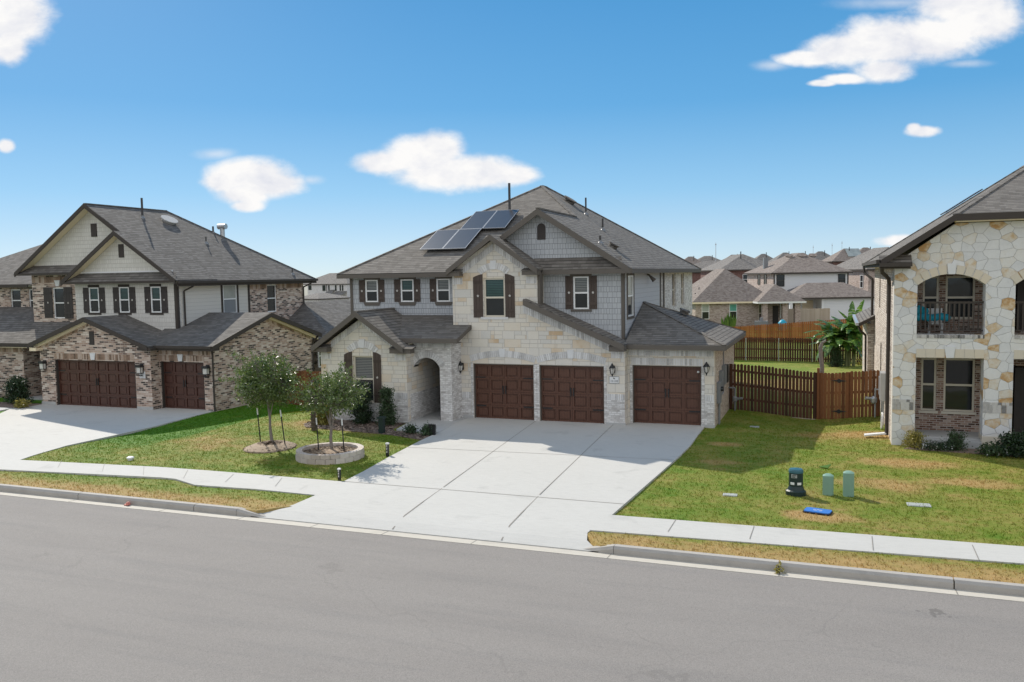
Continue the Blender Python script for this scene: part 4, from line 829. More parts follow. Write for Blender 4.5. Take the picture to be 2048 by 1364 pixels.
soldier(FP, -18.02, -16.68, 2.70, 2.95, H1, slope=.66, wd=.09, d1=.025); soldier(FP, -16.62, -15.28, 3.58, 3.83, H1, slope=-.66, wd=.09, d1=.025); soldier(FP, -18.49, -18.02, 2.28, 2.5, H1); soldier(FP, -15.28, -14.81, 2.28, 2.5, H1)
m = MB(); FP.box(m, -18.51, -14.79, -.02, .02, -.2, .64); FP.box(m, -18.51, -17.5, -.02, .02, .641, .84); FP.box(m, -15.8, -14.79, -.02, .02, .641, .84); m.build('brick_wainscot', M['white_brick'], H1); soldier(FP, -15.84, -14.79, .845, 1.07, H1, d1=.024); soldier(FP, -18.51, -17.5, .845, 1.07, H1, d1=.024)
m = MB(); FP.box(m, -18.55, -14.75, -.03, .035, -.7, -.02); m.build('footing', M['slab'], H1)
m = MB(); m.shell([(-18.6, -1.92, 2.78), (-16.65, -1.92, 4.12), (-14.7, -1.92, 2.78), (-18.6, .99, 2.78), (-16.65, .99, 4.12), (-14.7, .99, 2.78)], [(0, 1, 4, 3), (1, 2, 5, 4)], .08); fr_roof = m.build('front_room_roof', M['roof'], H1)
m = MB(); cap((-16.65, -1.9, 4.12), (-16.65, .98, 4.12), .1); m.build('ridge_cap', M['roof'], fr_roof)
fascia([((-18.6, -1.94, 2.80), (-16.65, -1.94, 4.13)), ((-16.65, -1.94, 4.13), (-14.7, -1.94, 2.80))], H1, h=.22, w=.05); fascia([((-18.62, -1.9, 2.76), (-18.62, .99, 2.76))], H1, h=.14)
m = MB(); m.box(-18.65, -18.0, -1.86, -1.501, 2.57, 2.74); m.box(-15.3, -14.45, -1.86, -1.501, 2.57, 2.74); m.build('eave_return', M['trim'], H1)
m = MB(); m.shell([(-18.67, -1.9, 2.75), (-17.98, -1.9, 2.75), (-17.98, -1.5, 2.84), (-18.67, -1.5, 2.84)], [(0, 1, 2, 3)], .012); m.shell([(-15.32, -1.9, 2.75), (-14.35, -1.9, 2.75), (-14.35, -1.5, 2.84), (-15.32, -1.5, 2.84)], [(0, 1, 2, 3)], .012); m.build('return_roof', M['roof'], H1)
# -- porch with arched entry
FA = front(-.9); arc = [(-14.27+.54*math.cos(a), 1.98+.36*math.sin(a)) for a in [math.pi-i*math.pi/14 for i in range(15)]]
m = MB(); FA.pris(m, [(-14.8, 3.0), (-14.8, 1.98)]+arc+[(-13.25, 1.98), (-13.25, 3.0)], 0, -.4); m.build('porch_arch_wall', M['white_brick'], H1)
m = MB(); FA.box(m, -13.73, -13.25, -.9, 0, -.5, 1.98); m.box(-13.73, -13.25, -.499, -.001, 1.98, 3.0); m.build('porch_pier', M['white_brick'], H1)
arch_band(FA, -14.27, 1.98, .54, .36, .24, H1, 17, key=False); soldier(FA, -14.79, -13.26, 2.72, 2.92, H1)
m = MB(); m.box(-14.8, -13.0, -1.25, 2.2, -.3, -.012); m.build('porch_floor', M['slab'], H1); m = MB(); m.box(-14.8, -13.4, 2.0, 2.2, -.1, 2.9); m.build('entry_wall', M['white_brick'], H1)
m = MB(); m.box(-14.6, -13.7, 1.94, 1.999, -.01, 2.05); m.build('front_door', M['wood_dark'], H1); m = MB(); m.box(-14.8, -13.3, -.5, 2.0, 2.86, 2.9); m.build('porch_ceiling', M['trim'], H1)
m = MB(); m.shell([(-16.6, -1.32, 3.10), (-12.82, -1.32, 3.10), (-12.82, -.02, 3.52), (-13.57, -.02, 3.52), (-13.57, .99, 3.84), (-16.6, .99, 3.84)], [(0, 1, 2, 3), (0, 3, 4, 5)], .06); m.build('porch_roof', M['roof'], H1)
fascia([((-15.2, -1.34, 3.08), (-12.80, -1.34, 3.08)), ((-12.80, -1.34, 3.10), (-12.80, -.02, 3.52))], H1, h=.16); m = MB(); m.box(-15.1, -12.82, -1.3, -.901, 2.92, 2.95); m.build('soffit', M['trim'], H1)
# ================================================================== LEFT HOUSE
H2 = thing('brick_house', (-31.5, 0, -.36), 'two storey mottled brown brick house with cream shake gables and two brown garage doors', 'house')
BK = 'brown_brick'; GZ = -.34
m = MB(); wall(m, F0, -34.95, -28.33, -1.2, 2.42, .25, [(-34.06, -29.22, -2, 1.80)]); F0.pris(m, [(-34.95, 2.42), (-28.33, 2.42), (-28.33, 2.46), (-31.65, 3.62), (-34.95, 2.46)], 0, -.25)
m.box(-28.33, -28.325, .001, .499, -1.2, 2.42); m.box(-34.95, -34.7, .25, 3.0, -1.2, 2.42); m.box(-28.58, -28.33, .25, .5, -1.2, 2.42); m.build('garage_wall', M[BK], H2)
garage_door(F0, -34.0, -29.28, GZ, 1.78, H2, cols=8, mat='door_left', inset=.2, jamb='trim_dark')
soldier(F0, -34.05, -29.23, 1.84, 2.10, H2, 'soldier_brown'); k = MB(); F0.pris(k, [(-31.76, 1.83), (-31.56, 1.83), (-31.5, 2.14), (-31.82, 2.14)], .0, .05); k.build('keystone', M['keystone'], H2)
soldier(F0, -34.6, -31.7, 2.38, 2.62, H2, 'soldier_brown', slope=.36, wd=.11); soldier(F0, -31.6, -28.6, 3.42, 3.66, H2, 'soldier_brown', slope=-.36, wd=.11)
m = MB(); F0.box(m, -31.81, -31.54, .001, .03, 2.52, 3.14); m.build('gable_vent', M['shutter_dark'], H2)
lantern(F0, -34.66, 1.5, H2, 'box'); lantern(F0, -28.84, 1.45, H2, 'box')
m = MB(); F0.box(m, -28.97, -28.65, .002, .03, 1.06, 1.36); m.build('number_plaque', M['keystone'], H2)
m = MB(); F0.box(m, -29.2, -28.3, -.02, .03, -.6, -.22); F0.box(m, -34.98, -34.1, -.02, .03, -.6, -.2); m.build('footing', M['slab'], H2)
FB = front(.5); m = MB(); wall(m, FB, -28.33, -25.35, -1.2, 2.42, .25, [(-28.27, -25.85, -2, 1.78)]); m.build('garage_wall', M[BK], H2)
garage_door(FB, -28.22, -25.9, GZ, 1.76, H2, cols=4, mat='door_left', inset=.2, jamb='trim_dark'); soldier(FB, -28.3, -25.8, 1.82, 2.07, H2, 'soldier_brown'); soldier(FB, -28.32, -25.36, 2.1, 2.38, H2, 'soldier_brown', wd=.1)
k = MB(); FB.pris(k, [(-27.2, 1.81), (-27.0, 1.81), (-26.95, 2.12), (-27.25, 2.12)], .0, .05); k.build('keystone', M['keystone'], H2); lantern(FB, -25.62, 1.42, H2, 'box')
FE = right(-25.35); m = MB(); wall(m, FE, .75, 8.1, -1.4, 2.42, .25); FE.pris(m, [(.75, 2.42), (8.1, 2.42), (8.1, 2.46), (4.25, 3.62), (.75, 2.54)], 0, -.25); m.build('gable_side_wall', M[BK], H2)
soldier(FE, .7, 4.2, 2.34, 2.58, H2, 'soldier_brown', slope=.315, wd=.12); soldier(FE, 4.3, 7.9, 3.40, 3.64, H2, 'soldier_brown', slope=-.315, wd=.12)
# cream frieze boards under the lower gables
m = MB(); m.beam((-35.1, -.10, 2.46), (-31.7, -.10, 3.70), .18, .16); m.beam((-31.7, -.10, 3.70), (-28.25, -.10, 2.46), .18, .05); m.box(-35.15, -34.75, -.38, .0, 2.22, 2.36); m.beam((-25.25, 4.25, 3.70), (-25.25, 8.4, 2.35), .16, .15); m.build('frieze', M['cream_trim'], H2)
# lower roof: front gable over the double door, shed behind it, side gable
m = MB()
m.shell([(-35.25, -.38, 2.54), (-31.7, -.38, 3.80), (-28.1, -.38, 2.54), (-35.25, 2.6, 2.54), (-31.7, 2.6, 3.80), (-28.1, 2.6, 2.54)], [(0, 1, 4, 3), (1, 2, 5, 4)], .06)
m.shell([(-28.7, .08, 2.53), (-25.0, .08, 2.53), (-25.0, 4.25, 3.80), (-25.0, 8.42, 2.53), (-28.59, 4.25, 3.80), (-28.59, 8.42, 2.53), (-28.59, 2.1, 3.145), (-29.4, 2.1, 3.145)], [(0, 1, 2, 4, 6, 7), (2, 3, 5, 4)], .06)
m.build('lower_roof', M['roof_left'], H2)
fascia([((-35.25, -.40, 2.54), (-31.7, -.40, 3.80)), ((-31.7, -.40, 3.80), (-28.1, -.40, 2.54)), ((-28.2, .06, 2.52), (-24.98, .06, 2.52)), ((-24.98, .06, 2.53), (-24.98, 4.25, 3.79)), ((-24.98, 4.25, 3.79), (-24.98, 8.42, 2.52))], H2, 'trim_dark', .05, .2)
m = MB(); m.box(-28.7, -27.95, -.37, .0, 2.33, 2.47); m.box(-25.349, -24.99, .05, .55, 2.32, 2.46); m.build('eave_return', M['trim_dark'], H2)
gutter_run((-28.2, .0, 2.54), (-25.0, .0, 2.54), H2); downspout([(-25.2, .02, 2.44), (-25.2, .3, 2.3), (-25.28, .42, 2.15), (-25.28, .42, -.35)], H2); downspout([(-35.0, -.02, 2.45), (-35.0, .0, 2.3), (-34.8, .1, 2.2), (-34.4, .1, 2.15)], H2)
# -- upper storey: cream gable in front, brick gable behind
FM = front(2.1); ws = [(-33.95, -33.34), (-32.05, -31.45), (-30.12, -29.53)]
m = MB(); wall(m, FM, -34.85, -28.6, 2.3, 5.3, .25, [(a, b, 3.9, 5.11) for a, b in ws]); FM.pris(m, [(-34.85, 5.3), (-28.6, 5.3), (-28.6, 5.55), (-31.73, 7.62), (-34.85, 5.55)], 0, -.25); m.build('shake_gable', M['shake_cream'], H2)
for a, b in ws:
    window(FM, a, b, 3.9, 5.11, H2, pm='glass', inset=.02, up='glass_teal'); shutter(FM, a-.38, a-.02, 3.88, 5.11, H2, 'shutter_dark'); shutter(FM, b+.02, b+.39, 3.88, 5.11, H2, 'shutter_dark')
m = MB()
for a, b in ws: FM.box(m, a-.1, b+.1, .001, .03, 3.79, 3.89); FM.box(m, a-.04, b+.04, .001, .035, 5.12, 5.24)
m.build('window_trim', M['trim_dark'], H2)
m = MB(); FM.box(m, -31.95, -31.63, .001, .03, 6.52, 7.15); m.build('gable_vent', M['shutter_dark'], H2)
m = MB(); FM.box(m, -34.7, -28.75, .002, .03, 5.80, 5.87); m.build('ledge_flashing', M['keystone'], H2)
m = MB(); m.shell([(-35.2, 1.65, 5.38), (-28.2, 1.65, 5.38), (-28.6, 2.1, 5.80), (-34.85, 2.1, 5.80)], [(0, 1, 2, 3)], .03); m.shell([(-39.0, 2.2, 5.85), (-33.4, 2.2, 5.85), (-33.4, 2.72, 6.25), (-38.5, 2.72, 6.25)], [(0, 1, 2, 3)], .03); m.build('pent_roof', M['roof_left'], H2)
fascia([((-35.2, 1.63, 5.39), (-28.2, 1.63, 5.39)), ((-39.0, 2.18, 5.86), (-34.9, 2.18, 5.86))], H2, 'trim_dark', .04, .1)
FN = front(2.7); m = MB(); wall(m, FN, -38.42, -34.85, 2.3, 5.9, .25, [(-37.03, -36.3, 3.58, 5.13)]); m.box(-38.42, -38.17, 2.95, 12, 2.3, 5.9); m.build('upper_brick_wall', M[BK], H2)
window(FN, -37.03, -36.3, 3.58, 5.13, H2, pm='glass', inset=.08); shutter(FN, -37.64, -37.06, 3.6, 5.15, H2, 'shutter_dark'); shutter(FN, -36.27, -35.7, 3.56, 5.15, H2, 'shutter_dark')
soldier(FN, -38.4, -34.9, 5.38, 5.68, H2, 'soldier_brown', wd=.12); k = MB(); FN.pris(k, [(-36.75, 5.2), (-36.55, 5.2), (-36.46, 5.5), (-36.84, 5.5)], .0, .05); k.build('keystone', M['keystone'], H2)
m = MB(); FN.pris(m, [(-38.6, 6.2), (-29.5, 6.2), (-34.05, 9.05)], -.02, -.25); m.build('shake_gable', M['shake_cream'], H2)
m = MB(); FN.box(m, -34.24, -33.9, -.019, .03, 7.6, 8.24); m.build('gable_vent', M['shutter_dark'], H2)
m = MB(); m.beam((-38.75, 2.45, 5.98), (-34.05, 2.45, 9.10), .5, .06); m.beam((-34.05, 2.45, 9.10), (-30.5, 2.45, 6.72), .5, .06); m.beam((-35.2, 1.88, 5.36), (-31.73, 1.88, 7.66), .4, .06); m.beam((-31.73, 1.88, 7.66), (-28.3, 1.88, 5.36), .4, .06); m.build('soffit', M['cream_trim'], H2)
FU = right(-28.6); m = MB(); wall(m, FU, 2.35, 7.3, 2.3, 5.3, .25, [(5.28, 6.32, 3.68, 5.14)]); m.build('side_siding', M['lap_cream'], H2)
window(FU, 5.28, 6.32, 3.68, 5.14, H2, pm='glass_pale', inset=.02, lower='metal_grey')
m = MB(); FU.box(m, 2.08, 2.22, .001, .03, 3.1, 5.2); FU.box(m, 5.14, 5.27, .001, .03, 3.5, 5.2); FU.box(m, 6.33, 6.46, .001, .03, 3.5, 5.2); FU.box(m, 7.22, 7.36, .001, .03, 3.1, 5.2); FM.box(m, -28.73, -28.6, .001, .03, 3.1, 5.25); m.build('corner_trim', M['trim_dark'], H2)
m = MB(); wall(m, FU, 7.36, 11.95, -1.4, 5.3, .25, [(8.85, 9.7, 3.6, 5.08)]); m.box(-40, -28.6, 11.95, 12.2, -1.4, 5.3); m.build('side_brick_wall', M[BK], H2); window(FU, 8.85, 9.7, 3.6, 5.08, H2, pm='glass', inset=.1); soldier(FU, 7.4, 8.8, 4.88, 5.2, H2, 'soldier_brown', wd=.12); soldier(FU, 9.75, 12.15, 4.88, 5.2, H2, 'soldier_brown', wd=.12)
V = [(-34.05, 2.22, 9.18), (-34.05, 7.6, 9.18), (-28.2, 12.9, 5.36), (-28.2, 2.2, 5.36), (-39.9, 12.9, 5.36), (-38.85, 2.22, 6.02), (-39.9, 12.9, 5.36), (-39.9, 4., 5.36)]
m = MB(); m.shell([(-34.05, 2.2, 9.18), (-28.2, 2.2, 5.36), (-28.2, 12.9, 5.36), (-34.05, 7.6, 9.18), (-39.9, 12.9, 5.36), (-39.0, 2.2, 5.92)], [(0, 1, 2, 3), (3, 2, 4), (0, 3, 4, 5)], .08)
m.shell([(-35.25, 1.66, 5.42), (-31.73, 1.66, 7.76), (-28.2, 1.66, 5.42), (-35.25, 4.5, 5.42), (-31.73, 4.5, 7.76), (-28.24, 4.5, 5.42)], [(0, 1, 4, 3), (1, 2, 5, 4)], .07); r2 = m.build('main_roof', M['roof_left'], H2)
m = MB(); cap((-34.05, 2.2, 9.18), (-34.05, 7.6, 9.18)); cap((-34.05, 7.6, 9.18), (-28.2, 12.9, 5.36)); m.build('ridge_cap', M['roof_left'], r2)
fascia([((-38.95, 2.17, 5.92), (-34.05, 2.17, 9.19)), ((-34.05, 2.17, 9.19), (-31.0, 2.17, 7.12)), ((-35.25, 1.63, 5.43), (-31.73, 1.63, 7.77)), ((-31.73, 1.63, 7.77), (-28.2, 1.63, 5.43)), ((-28.18, 1.7, 5.33), (-28.18, 12.9, 5.33)), ((-39.9, 12.9, 5.33), (-28.2, 12.9, 5.33))], H2, 'trim_dark', .05, .22)
m = MB(); m.box(-28.599, -28.2, 2.2, 12.85, 5.2, 5.23); m.build('side_soffit', M['cream_trim'], H2)
gutter_run((-28.1, 1.7, 5.36), (-28.1, 12.9, 5.36), H2); downspout([(-28.12, 2.75, 5.3), (-28.2, 2.75, 5.1), (-28.52, 2.5, 4.9), (-28.52, 2.5, 3.25)], H2); downspout([(-28.12, 12.4, 5.3), (-28.2, 12.4, 5.1), (-28.52, 12.1, 4.9), (-28.52, 12.1, 2.4)], H2); downspout([(-25.1, 8.3, 2.4), (-25.25, 8.0, 2.1), (-25.28, 8.0, -.3)], H2)
zl = lambda x: 5.36+.653*(-28.2-x)
vent_pipe((-33.2, 5.0, zl(-33.2)), 1.0, r2, .055); vent_pipe((-32.3, 9.2, 8.0), .35, r2, .05); vent_pipe((-31.2, 7.3, zl(-31.2)), .35, r2, .035); vent_pipe((-28.6, 11.2, zl(-28.6)), .35, r2, .035); roof_vent((-33.0, 6.6, zl(-33.0)+.02), (.653, 0, 1), r2, .40, 'slab')
m = MB(); m.tube((-32.0, 9.6, 7.4), (-32.0, 9.6, 8.35), .13, n=10); m.tube((-32.25, 9.6, 8.35), (-31.75, 9.6, 8.35), .16, n=10); m.build('flue', M['galv'], r2)
# -- left wing with porch
FW = front(4.4); m = MB(); wall(m, FW, -48, -38.42, -1.4, 5.2, .25, [(-42.1, -41.35, 3.85, 5.05), (-40.75, -40.0, 3.85, 5.05)]); m.build('wing_wall', M[BK], H2)
window(FW, -42.1, -41.35, 3.85, 5.05, H2, pm='glass', inset=.08); window(FW, -40.75, -40.0, 3.85, 5.05, H2, pm='glass', inset=.08)
m = MB(); m.shell([(-49, 3.95, 5.33), (-39.8, 3.95, 5.33), (-39.0, 8.2, 7.75), (-43.6, 8.2, 7.75), (-49, 12.5, 5.33)], [(0, 1, 2, 3), (0, 3, 4)], .08); m.build('wing_roof', M['roof_left'], H2); fascia([((-49, 3.93, 5.32), (-40.2, 3.93, 5.32))], H2, 'trim_dark', .05, .15)
FQ = front(1.4); m = MB(); wall(m, FQ, -48, -37.75, -1.4, 2.3, .4); m.box(-38.15, -37.75, 1.8, 3.6, -1.4, 2.3); m.box(-48, -34.9, 3.4, 3.6, -1.4, 2.4); m.build('porch_wall', M[BK], H2)
m = MB(); m.box(-36.6, -35.6, 3.3, 3.399, -.4, 1.8); m.build('front_door', M['wood_dark'], H2); m = MB(); m.box(-37.7, -34.95, 1.2, 3.4, -.6, -.3); m.build('porch_floor', M['slab'], H2); m = MB(); m.box(-37.75, -34.95, 1.2, 3.4, 2.3, 2.34); m.build('porch_ceiling', M['wood_dark'], H2)
m = MB(); m.shell([(-49, .95, 2.45), (-34.8, .95, 2.45), (-34.8, 2.69, 3.4), (-38.42, 2.69, 3.4), (-38.42, 4.38, 4.1), (-49, 4.38, 4.1)], [(0, 1, 2, 3, 4, 5)], .07)
m.build('porch_roof', M['roof_left'], H2); fascia([((-49, .93, 2.44), (-35.0, .93, 2.44))], H2, 'trim_dark', .05, .16); soldier(FQ, -48, -37.8, 1.95, 2.28, H2, 'soldier_brown', wd=.12)
m = MB(); m.box(-49, -35.0, .97, 1.399, 2.22, 2.25); m.build('porch_soffit', M['cream_trim'], H2)
# -- single storey rear room on the right
window(FE, 8.6, 9.2, .7, 1.9, H2, pm='glass', inset=-.0)
m = MB(); m.shell([(-28.59, 9.0, 2.18), (-24.75, 9.0, 2.18), (-24.75, 18.5, 2.18), (-28.59, 12.21, 4.02), (-28.59, 18.5, 4.02)], [(0, 1, 3), (1, 2, 4, 3)], .08)
m.build('rear_room_roof', M['roof_left'], H2); m = MB(); m.box(-28.3, -25.2, 9.6, 18, -1.6, 2.05); m.build('rear_room_wall', M[BK], H2); fascia([((-28.59, 8.98, 2.18), (-24.73, 8.98, 2.18)), ((-24.73, 8.98, 2.18), (-24.73, 18.5, 2.18))], H2, 'trim_dark', .05, .16)
# ================================================================== RIGHT HOUSE
H3 = thing('limestone_house', (6.6, 3, -.1), 'two storey white chopped limestone house with arched balcony openings and a brick side wall', 'house')
FC = front(-.9); XS = 1.70; XE = 11.5
def arcp(u0, u1, zs, rise, n=14):
    hw = (u1-u0)/2; uc = (u0+u1)/2; rad = (hw*hw+rise*rise)/(2*rise); zc = zs+rise-rad; a0 = math.asin(hw/rad)
    return [(uc+rad*math.sin(t), zc+rad*math.cos(t)) for t in [-a0+2*a0*i/n for i in range(n+1)]]
ops = [(2.34, 4.17), (4.94, 6.77)]
m = MB()
wall(m, FC, XS, XE, -.6, 2.65, .55, [(a, b, -1, 2.65) for a, b in ops]+[(7.6, 9.4, -1, 2.65)])
wall(m, FC, XS, XE, 2.65, 4.85, .55, [(a, b, 3.35, 4.85) for a, b in ops]+[(7.6, 9.4, 3.35, 4.85)])
prof = [(XS, 4.85)]
for a, b in ops+[(7.6, 9.4)]: prof += arcp(a, b, 4.85, .33)
prof += [(XE, 4.85), (XE, 5.9), (10.2, 6.68), (3.35, 6.68), (2.05, 5.78), (XS, 5.55)]
FC.pris(m, prof, 0, -.55); m.build('stone_front', M['rubble'], H3)
m = MB(); FC.box(m, XS-.004, XS+.002, -.549, -.001, -.1, 5.4); m.build('corner_return', M['stone_foot'], H3)
for a, b in ops:
    arch_band(FC, (a+b)/2, 4.85, (b-a)/2, .33, .26, H3, 9, 'tan_block', keyh=.05)
    m = MB(); n = 7
    for i in range(n):
        if i == 3: continue
        FC.box(m, a+(b-a)*i/n+.005, a+(b-a)*(i+1)/n-.005, -.02, .015, 2.66, 2.92)
    o = m.build('lintel', M['tan_block'], H3); k = MB(); c = (a+b)/2; FC.pris(k, [(c-.10, 2.655), (c+.10, 2.655), (c+.15, 3.0), (c-.15, 3.0)], -.01, .04); k.build('keystone', M['keystone'], o)
    soldier(FC, a, b, 3.25, 3.35, H3, 'soldier_dark', d0=-.3, d1=.02, name='brick_sill', wd=.07)
for a, b in ((XS-.01, 2.345), (4.165, 4.945)): soldier(FC, a, b, 1.03, 1.27, H3, 'soldier_dark', wd=.12, name='brick_band'); soldier(FC, a, b, 1.27, 1.35, H3, 'soldier_dark', wd=.1, name='brick_band')
m = MB(); FC.box(m, 4.16, 4.95, -.55, .02, -.3, .32); m.build('column_foot', M['tan_block'], H3)
FBk = front(.6); hl = [(2.62, 3.06, .80, 2.5), (3.27, 4.15, .80, 2.5), (5.2, 6.4, -.1, 2.3)]; hu = [(2.62, 3.08, 3.75, 5.1), (3.27, 4.1, 3.75, 5.1), (5.2, 6.0, 3.4, 5.3)]
m = MB(); wall(m, FBk, XS+.2, XE-.2, -.3, 2.8, .2, hl); wall(m, FBk, XS+.2, XE-.2, 3.25, 5.6, .2, hu); m.build('porch_brick', M['red_brick'], H3)
for i, (a, b, c, d) in enumerate(hl[:2]): window(FBk, a, b, c, d, H3, 'tan_frame', 'glass', .07, .06, sill='tan_frame')
for (a, b, c, d) in hu[:2]: window(FBk, a, b, c, d, H3, 'tan_frame', 'glass', .07, .06)
m = MB(); FBk.box(m, 5.25, 6.35, -.1, -.02, -.05, 2.25); m.build('front_door', M['wood_dark'], H3); m = MB(); FBk.box(m, 5.25, 5.95, -.1, -.02, 3.42, 5.25); m.build('balcony_door', M['wood_dark'], H3)
m = MB(); m.box(XS+.02, XE, -.36, .6, 2.8, 3.25); m.box(2.34, XE-.1, -.88, -.36, 2.66, 3.24); m.build('balcony_floor', M['slab'], H3)
m = MB(); m.box(XS+.02, XE, -.34, .6, 5.5, 5.56); m.build('balcony_ceiling', M['inside'], H3); m = MB(); m.box(XS+.02, XE, -.34, .6, 2.76, 2.798); m.build('porch_ceiling', M['inside'], H3)
m = MB(); m.box(2.2, XE, -.6, .6, -.4, .18); m.box(2.35, 4.16, -.95, -.6, -.3, .14); m.build('porch_floor', M['slab'], H3)
m = MB()
for a, b in ops+[(7.6, 9.4)]:
    m.box(a, b, -.62, -.56, 4.28, 4.34); m.box(a, b, -.61, -.57, 3.45, 3.49); n = 14
    for i in range(1, n): u = a+(b-a)*i/n; m.box(u-.022, u+.022, -.61, -.57, 3.49, 4.28)
m.build('balcony_railing', M['trim_dark'], H3)
# -- left side wall
FLs = left(XS); m = MB(); wall(m, FLs, -.33, 12.8, -1.2, 5.55, .25, [(2.6, 3.3, 3.8, 5.2), (7.6, 8.4, 3.8, 5.2), (6.0, 6.9, .9, 2.5)]); m.build('side_brick_wall', M['cream_brick'], H3)
window(FLs, 2.6, 3.3, 3.8, 5.2, H3, 'tan_frame', inset=.1); window(FLs, 7.6, 8.4, 3.8, 5.2, H3, 'tan_frame', inset=.1); window(FLs, 6.0, 6.9, .9, 2.5, H3, 'tan_frame', inset=.1)
m = MB(); wall(m, right(XE), -.33, 12.8, -1.2, 5.55, .25); m.box(XS, XE, 12.8, 13, -1.2, 5.55); m.build('rear_wall', M['cream_brick'], H3)
# -- jerkinhead roof
zc_ = 5.62; V = [(1.30, -1.28, zc_), (3.28, -1.28, 6.92), (9.9, -1.28, 6.92), (11.9, -1.28, zc_), (6.6, 4.6, 9.1), (6.6, 8.2, 9.1), (1.30, 13.9, zc_), (11.9, 13.9, zc_)]
m = MB(); m.shell(V, [(0, 1, 4, 5, 6), (3, 7, 5, 4, 2), (1, 2, 4), (6, 5, 7)], .08); r3 = m.build('main_roof', M['roof'], H3)
m = MB(); cap(V[1], V[4]); cap(V[4], V[5]); cap(V[5], V[6]); cap(V[2], V[4]); m.build('ridge_cap', M['roof'], r3)
fascia([((1.30, -1.30, zc_+.02), (3.28, -1.30, 6.93)), ((3.28, -1.30, 6.93), (9.9, -1.30, 6.93)), ((9.9, -1.30, 6.93), (11.9, -1.30, zc_)), ((1.28, -1.3, zc_), (1.28, 13.9, zc_)), ((1.28, 13.92, zc_), (11.9, 13.92, zc_))], H3, 'trim_dark', .05, .2)
m = MB(); m.box(1.3, 2.12, -1.26, -.901, 5.36, 5.43); m.build('eave_return', M['trim_dark'], H3); m = MB(); m.shell([(1.25, -1.32, 5.52), (2.15, -1.32, 5.52), (2.15, -.9, 5.78), (1.25, -.9, 5.78)], [(0, 1, 2, 3)], .04); m.build('return_roof', M['roof'], H3)
m = MB(); m.beam((1.5, -1.09, 5.63), (3.3, -1.09, 6.8), .36, .04); m.box(3.3, 9.9, -1.26, -.901, 6.70, 6.74); m.box(1.32, XS-.001, -.85, 13.8, 5.42, 5.46); m.build('soffit', M['cream_trim'], H3)
gutter_run((1.22, -1.3, zc_+.02), (1.22, 13.9, zc_+.02), H3); gutter_run((1.25, -1.36, 5.54), (2.15, -1.36, 5.54), H3)
downspout([(1.3, -1.2, 5.5), (1.35, -.9, 5.25), (1.58, -.1, 5.05), (1.62, .35, 4.9), (1.62, .35, .0)], H3, r=.06); downspout([(1.24, 13.2, 5.5), (1.26, 13.1, 5.2), (1.60, 12.7, 4.9), (1.60, 12.7, 3.1)], H3, r=.055)
zq = lambda x: zc_+.656*(x-1.3)
q = Vector((3.6, 3.2, zq(3.6))); n = Vector((-.656, 0, 1)).normalized(); s = Vector((1, 0, .656)).normalized()
m = MB(); o = q+n*.14; m.prism([o, o+Vector((0, 1.7, 0)), o+Vector((0, 1.7, 0))+s*1.3, o+s*1.3], n*.04); m.build('solar_panel', M['solar'], H3)
vent_pipe((6.3, 3.2, 8.9), .9, r3, .04)
# -- single storey rear extension
m = MB(); wall(m, left(1.42), 12.5, 19.3, -1.6, 2.85, .2, [(14.5, 15.4, .6, 2.2)]); m.box(1.42, 6, 12.3, 12.5, -1.6, 2.9); m.box(1.42, 6, 19.3, 19.5, -2, 2.9); m.build('extension_wall', M['cream_brick'], H3); window(left(1.42), 14.5, 15.4, .6, 2.2, H3, 'tan_frame', inset=.1)
m = MB(); m.shell([(1.02, 11.9, 2.95), (1.02, 19.9, 2.95), (3.2, 19.9, 4.1), (3.2, 11.9, 4.1)], [(0, 1, 2, 3)], .06); m.build('extension_roof', M['roof'], H3); gutter_run((.96, 11.9, 2.96), (.96, 19.9, 2.96), H3, 'galv', .12, .12); downspout([(1.0, 12.4, 2.85), (1.1, 12.3, 2.6), (1.34, 12.6, 2.35), (1.36, 12.6, -.4)], H3, r=.05); fascia([((1.02, 11.88, 2.94), (3.2, 11.88, 4.09))], H3, 'trim_dark', .04, .15)
# -- meters on the side wall
m = MB(); FLs.box(m, 2.55, 3.3, .002, .18, .78, 1.75); m.build('panel_box', M['galv'], H3); m = MB(); FLs.box(m, 3.9, 4.4, .002, .16, .8, 1.45); m.build('panel_box', M['metal_grey'], H3)
m = MB(); m.tube((1.64, 2.9, .78), (1.64, 2.9, -.3), .03, n=8); m.tube((1.64, 4.15, .8), (1.64, 4.15, -.3), .03, n=8); m.build('conduit', M['galv'], H3)
m = MB(); m.tube((1.45, 4.75, -.5), (1.45, 4.75, .95), .03, n=8); m.lathe((1.40, 4.70, .50), [(.04, -.14), (.11, -.08), (.12, .07), (.05, .15)], 12); m.tube((1.4, 4.7, .55), (1.1, 4.62, .58), .06, n=8); m.tube((1.45, 4.75, .9), (1.7, 4.75, .9), .025, n=8); m.build('gas_meter', M['galv'], H3)
m = MB()
for k in range(3): m.path([(1.55+.02*k, 2.2+.28*math.cos(a), .15+.28*math.sin(a)) for a in [i*math.pi/9 for i in range(19)]], .012, 5)
tag(m.build('garden_hose', M['white_paint']), 'coiled pale garden hose hanging low on the brick side of the limestone house', 'hose')
m = MB(); m.prism([(.95, .2, -.06), (1.62, .3, .02), (1.62, .5, .02), (.95, .45, -.06)], (0, 0, .05)); tag(m.build('splash_block', M['keystone']), 'pale concrete splash block under the downspout of the limestone house', 'splash block')
